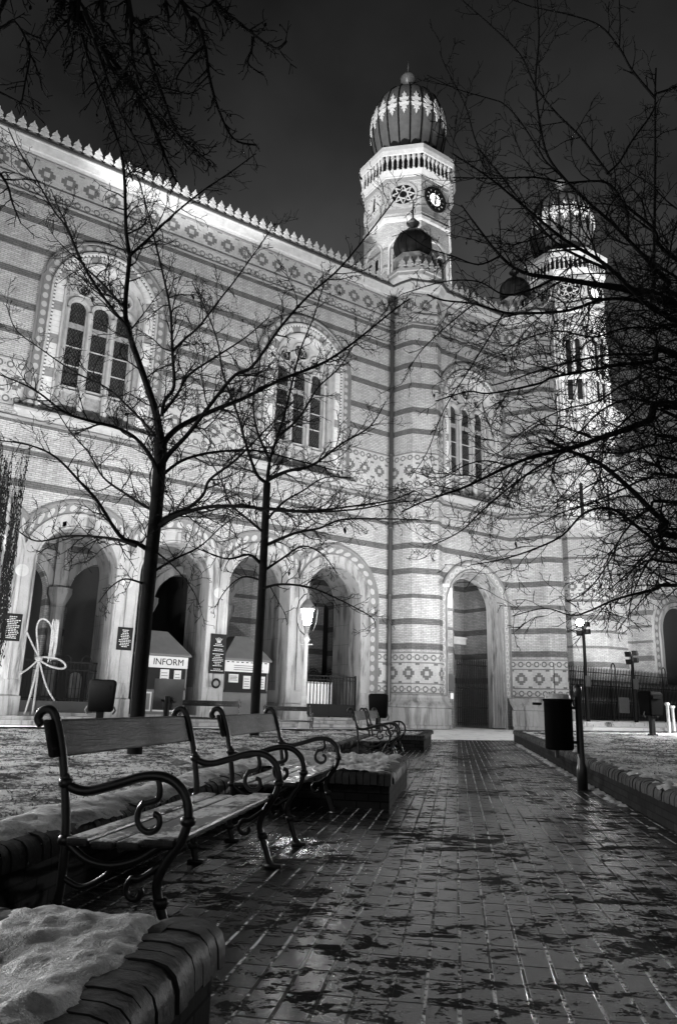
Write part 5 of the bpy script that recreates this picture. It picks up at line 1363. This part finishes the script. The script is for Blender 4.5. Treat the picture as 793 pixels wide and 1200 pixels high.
def lamp_light(p, e):
    pl = bpy.data.lights.new('added_lamp_light', 'POINT'); pl.energy = e; pl.shadow_soft_size = .2; o = bpy.data.objects.new('added_lamp_light', pl); COL.objects.link(o); o.location = p+Vector((0, 0, 3.7))
lamp0 = [o for o in bpy.data.objects if o.name == 'street_lamp'][0]
for (x, y, e, lab) in ((-9.5, 7.5, 3000, 'unseen street lamp added on the left to light the nearest planter'), (-14.5, 23.5, 9000, 'unseen street lamp added on the left to light the left lawn'), (16.5, 27.0, 9000, 'unseen street lamp added on the right to light the right lawn')):
    c = copy_tree(lamp0); c.location = (x, y, 0); c['label'] = lab; lamp_light(Vector((x, y, 0)), e)  # lamps out of view, added to brighten lawns, snow and bench seats
sun = bpy.data.lights.new('moonlight', 'SUN'); sun.energy = .03; sun.angle = radians(.6); o = bpy.data.objects.new('moonlight', sun); COL.objects.link(o); o.rotation_euler = (radians(50), 0, radians(60))
# sky
wd = bpy.data.worlds.new('World'); scene.world = wd; wd.use_nodes = True; nt = wd.node_tree; bgn = nt.nodes['Background']
sk = nt.nodes.new('ShaderNodeTexSky'); sk.sky_type = 'NISHITA'; sk.sun_disc = False; sk.sun_elevation = radians(4); sk.sun_rotation = radians(200); sk.air_density = 1.5; sk.dust_density = 3
bw = nt.nodes.new('ShaderNodeRGBToBW'); nt.links.new(sk.outputs[0], bw.inputs[0]); 
tcw = nt.nodes.new('ShaderNodeTexCoord'); nz = nt.nodes.new('ShaderNodeTexNoise'); nz.inputs['Scale'].default_value = 2.6; nz.inputs['Detail'].default_value = 5; nt.links.new(tcw.outputs['Generated'], nz.inputs['Vector'])
mr = nt.nodes.new('ShaderNodeMapRange'); mr.inputs[1].default_value = .3; mr.inputs[2].default_value = .7; mr.inputs[3].default_value = .4; mr.inputs[4].default_value = 1.7; nt.links.new(nz.outputs['Fac'], mr.inputs[0])
sx = nt.nodes.new('ShaderNodeSeparateXYZ'); nt.links.new(tcw.outputs['Generated'], sx.inputs[0]); mz = nt.nodes.new('ShaderNodeMapRange'); mz.inputs[1].default_value = .35; mz.inputs[2].default_value = .85; mz.inputs[3].default_value = 2.3; mz.inputs[4].default_value = .42; nt.links.new(sx.outputs[2], mz.inputs[0]); m0 = nt.nodes.new('ShaderNodeMath'); m0.operation = 'MULTIPLY'; nt.links.new(bw.outputs[0], m0.inputs[0]); nt.links.new(mz.outputs[0], m0.inputs[1])
mu = nt.nodes.new('ShaderNodeMath'); mu.operation = 'MULTIPLY'; nt.links.new(m0.outputs[0], mu.inputs[0]); nt.links.new(mr.outputs[0], mu.inputs[1]); nt.links.new(mu.outputs[0], bgn.inputs['Color']); bgn.inputs['Strength'].default_value = .024

# ------------------------------------------------------------------ CAMERA, RENDER
cd = bpy.data.cameras.new('camera'); cam = bpy.data.objects.new('camera', cd); COL.objects.link(cam); scene.camera = cam
cd.sensor_fit = 'VERTICAL'; cd.sensor_height = 36; cd.lens = FOC/1200*36; cd.clip_end = 2000; cd.clip_start = .05
mat = Matrix.Identity(4)
for i in range(3): mat[i][0] = CR[i]; mat[i][1] = CU[i]; mat[i][2] = -CF[i]; mat[i][3] = EYE[i]
cam.matrix_world = mat
scene.render.resolution_x = 676; scene.render.resolution_y = 1024
scene.view_settings.view_transform = 'Standard'; scene.view_settings.look = 'None'; scene.view_settings.exposure = 0; scene.view_settings.gamma = 1
scene.render.engine = 'CYCLES'
bpy.context.view_layer.update()
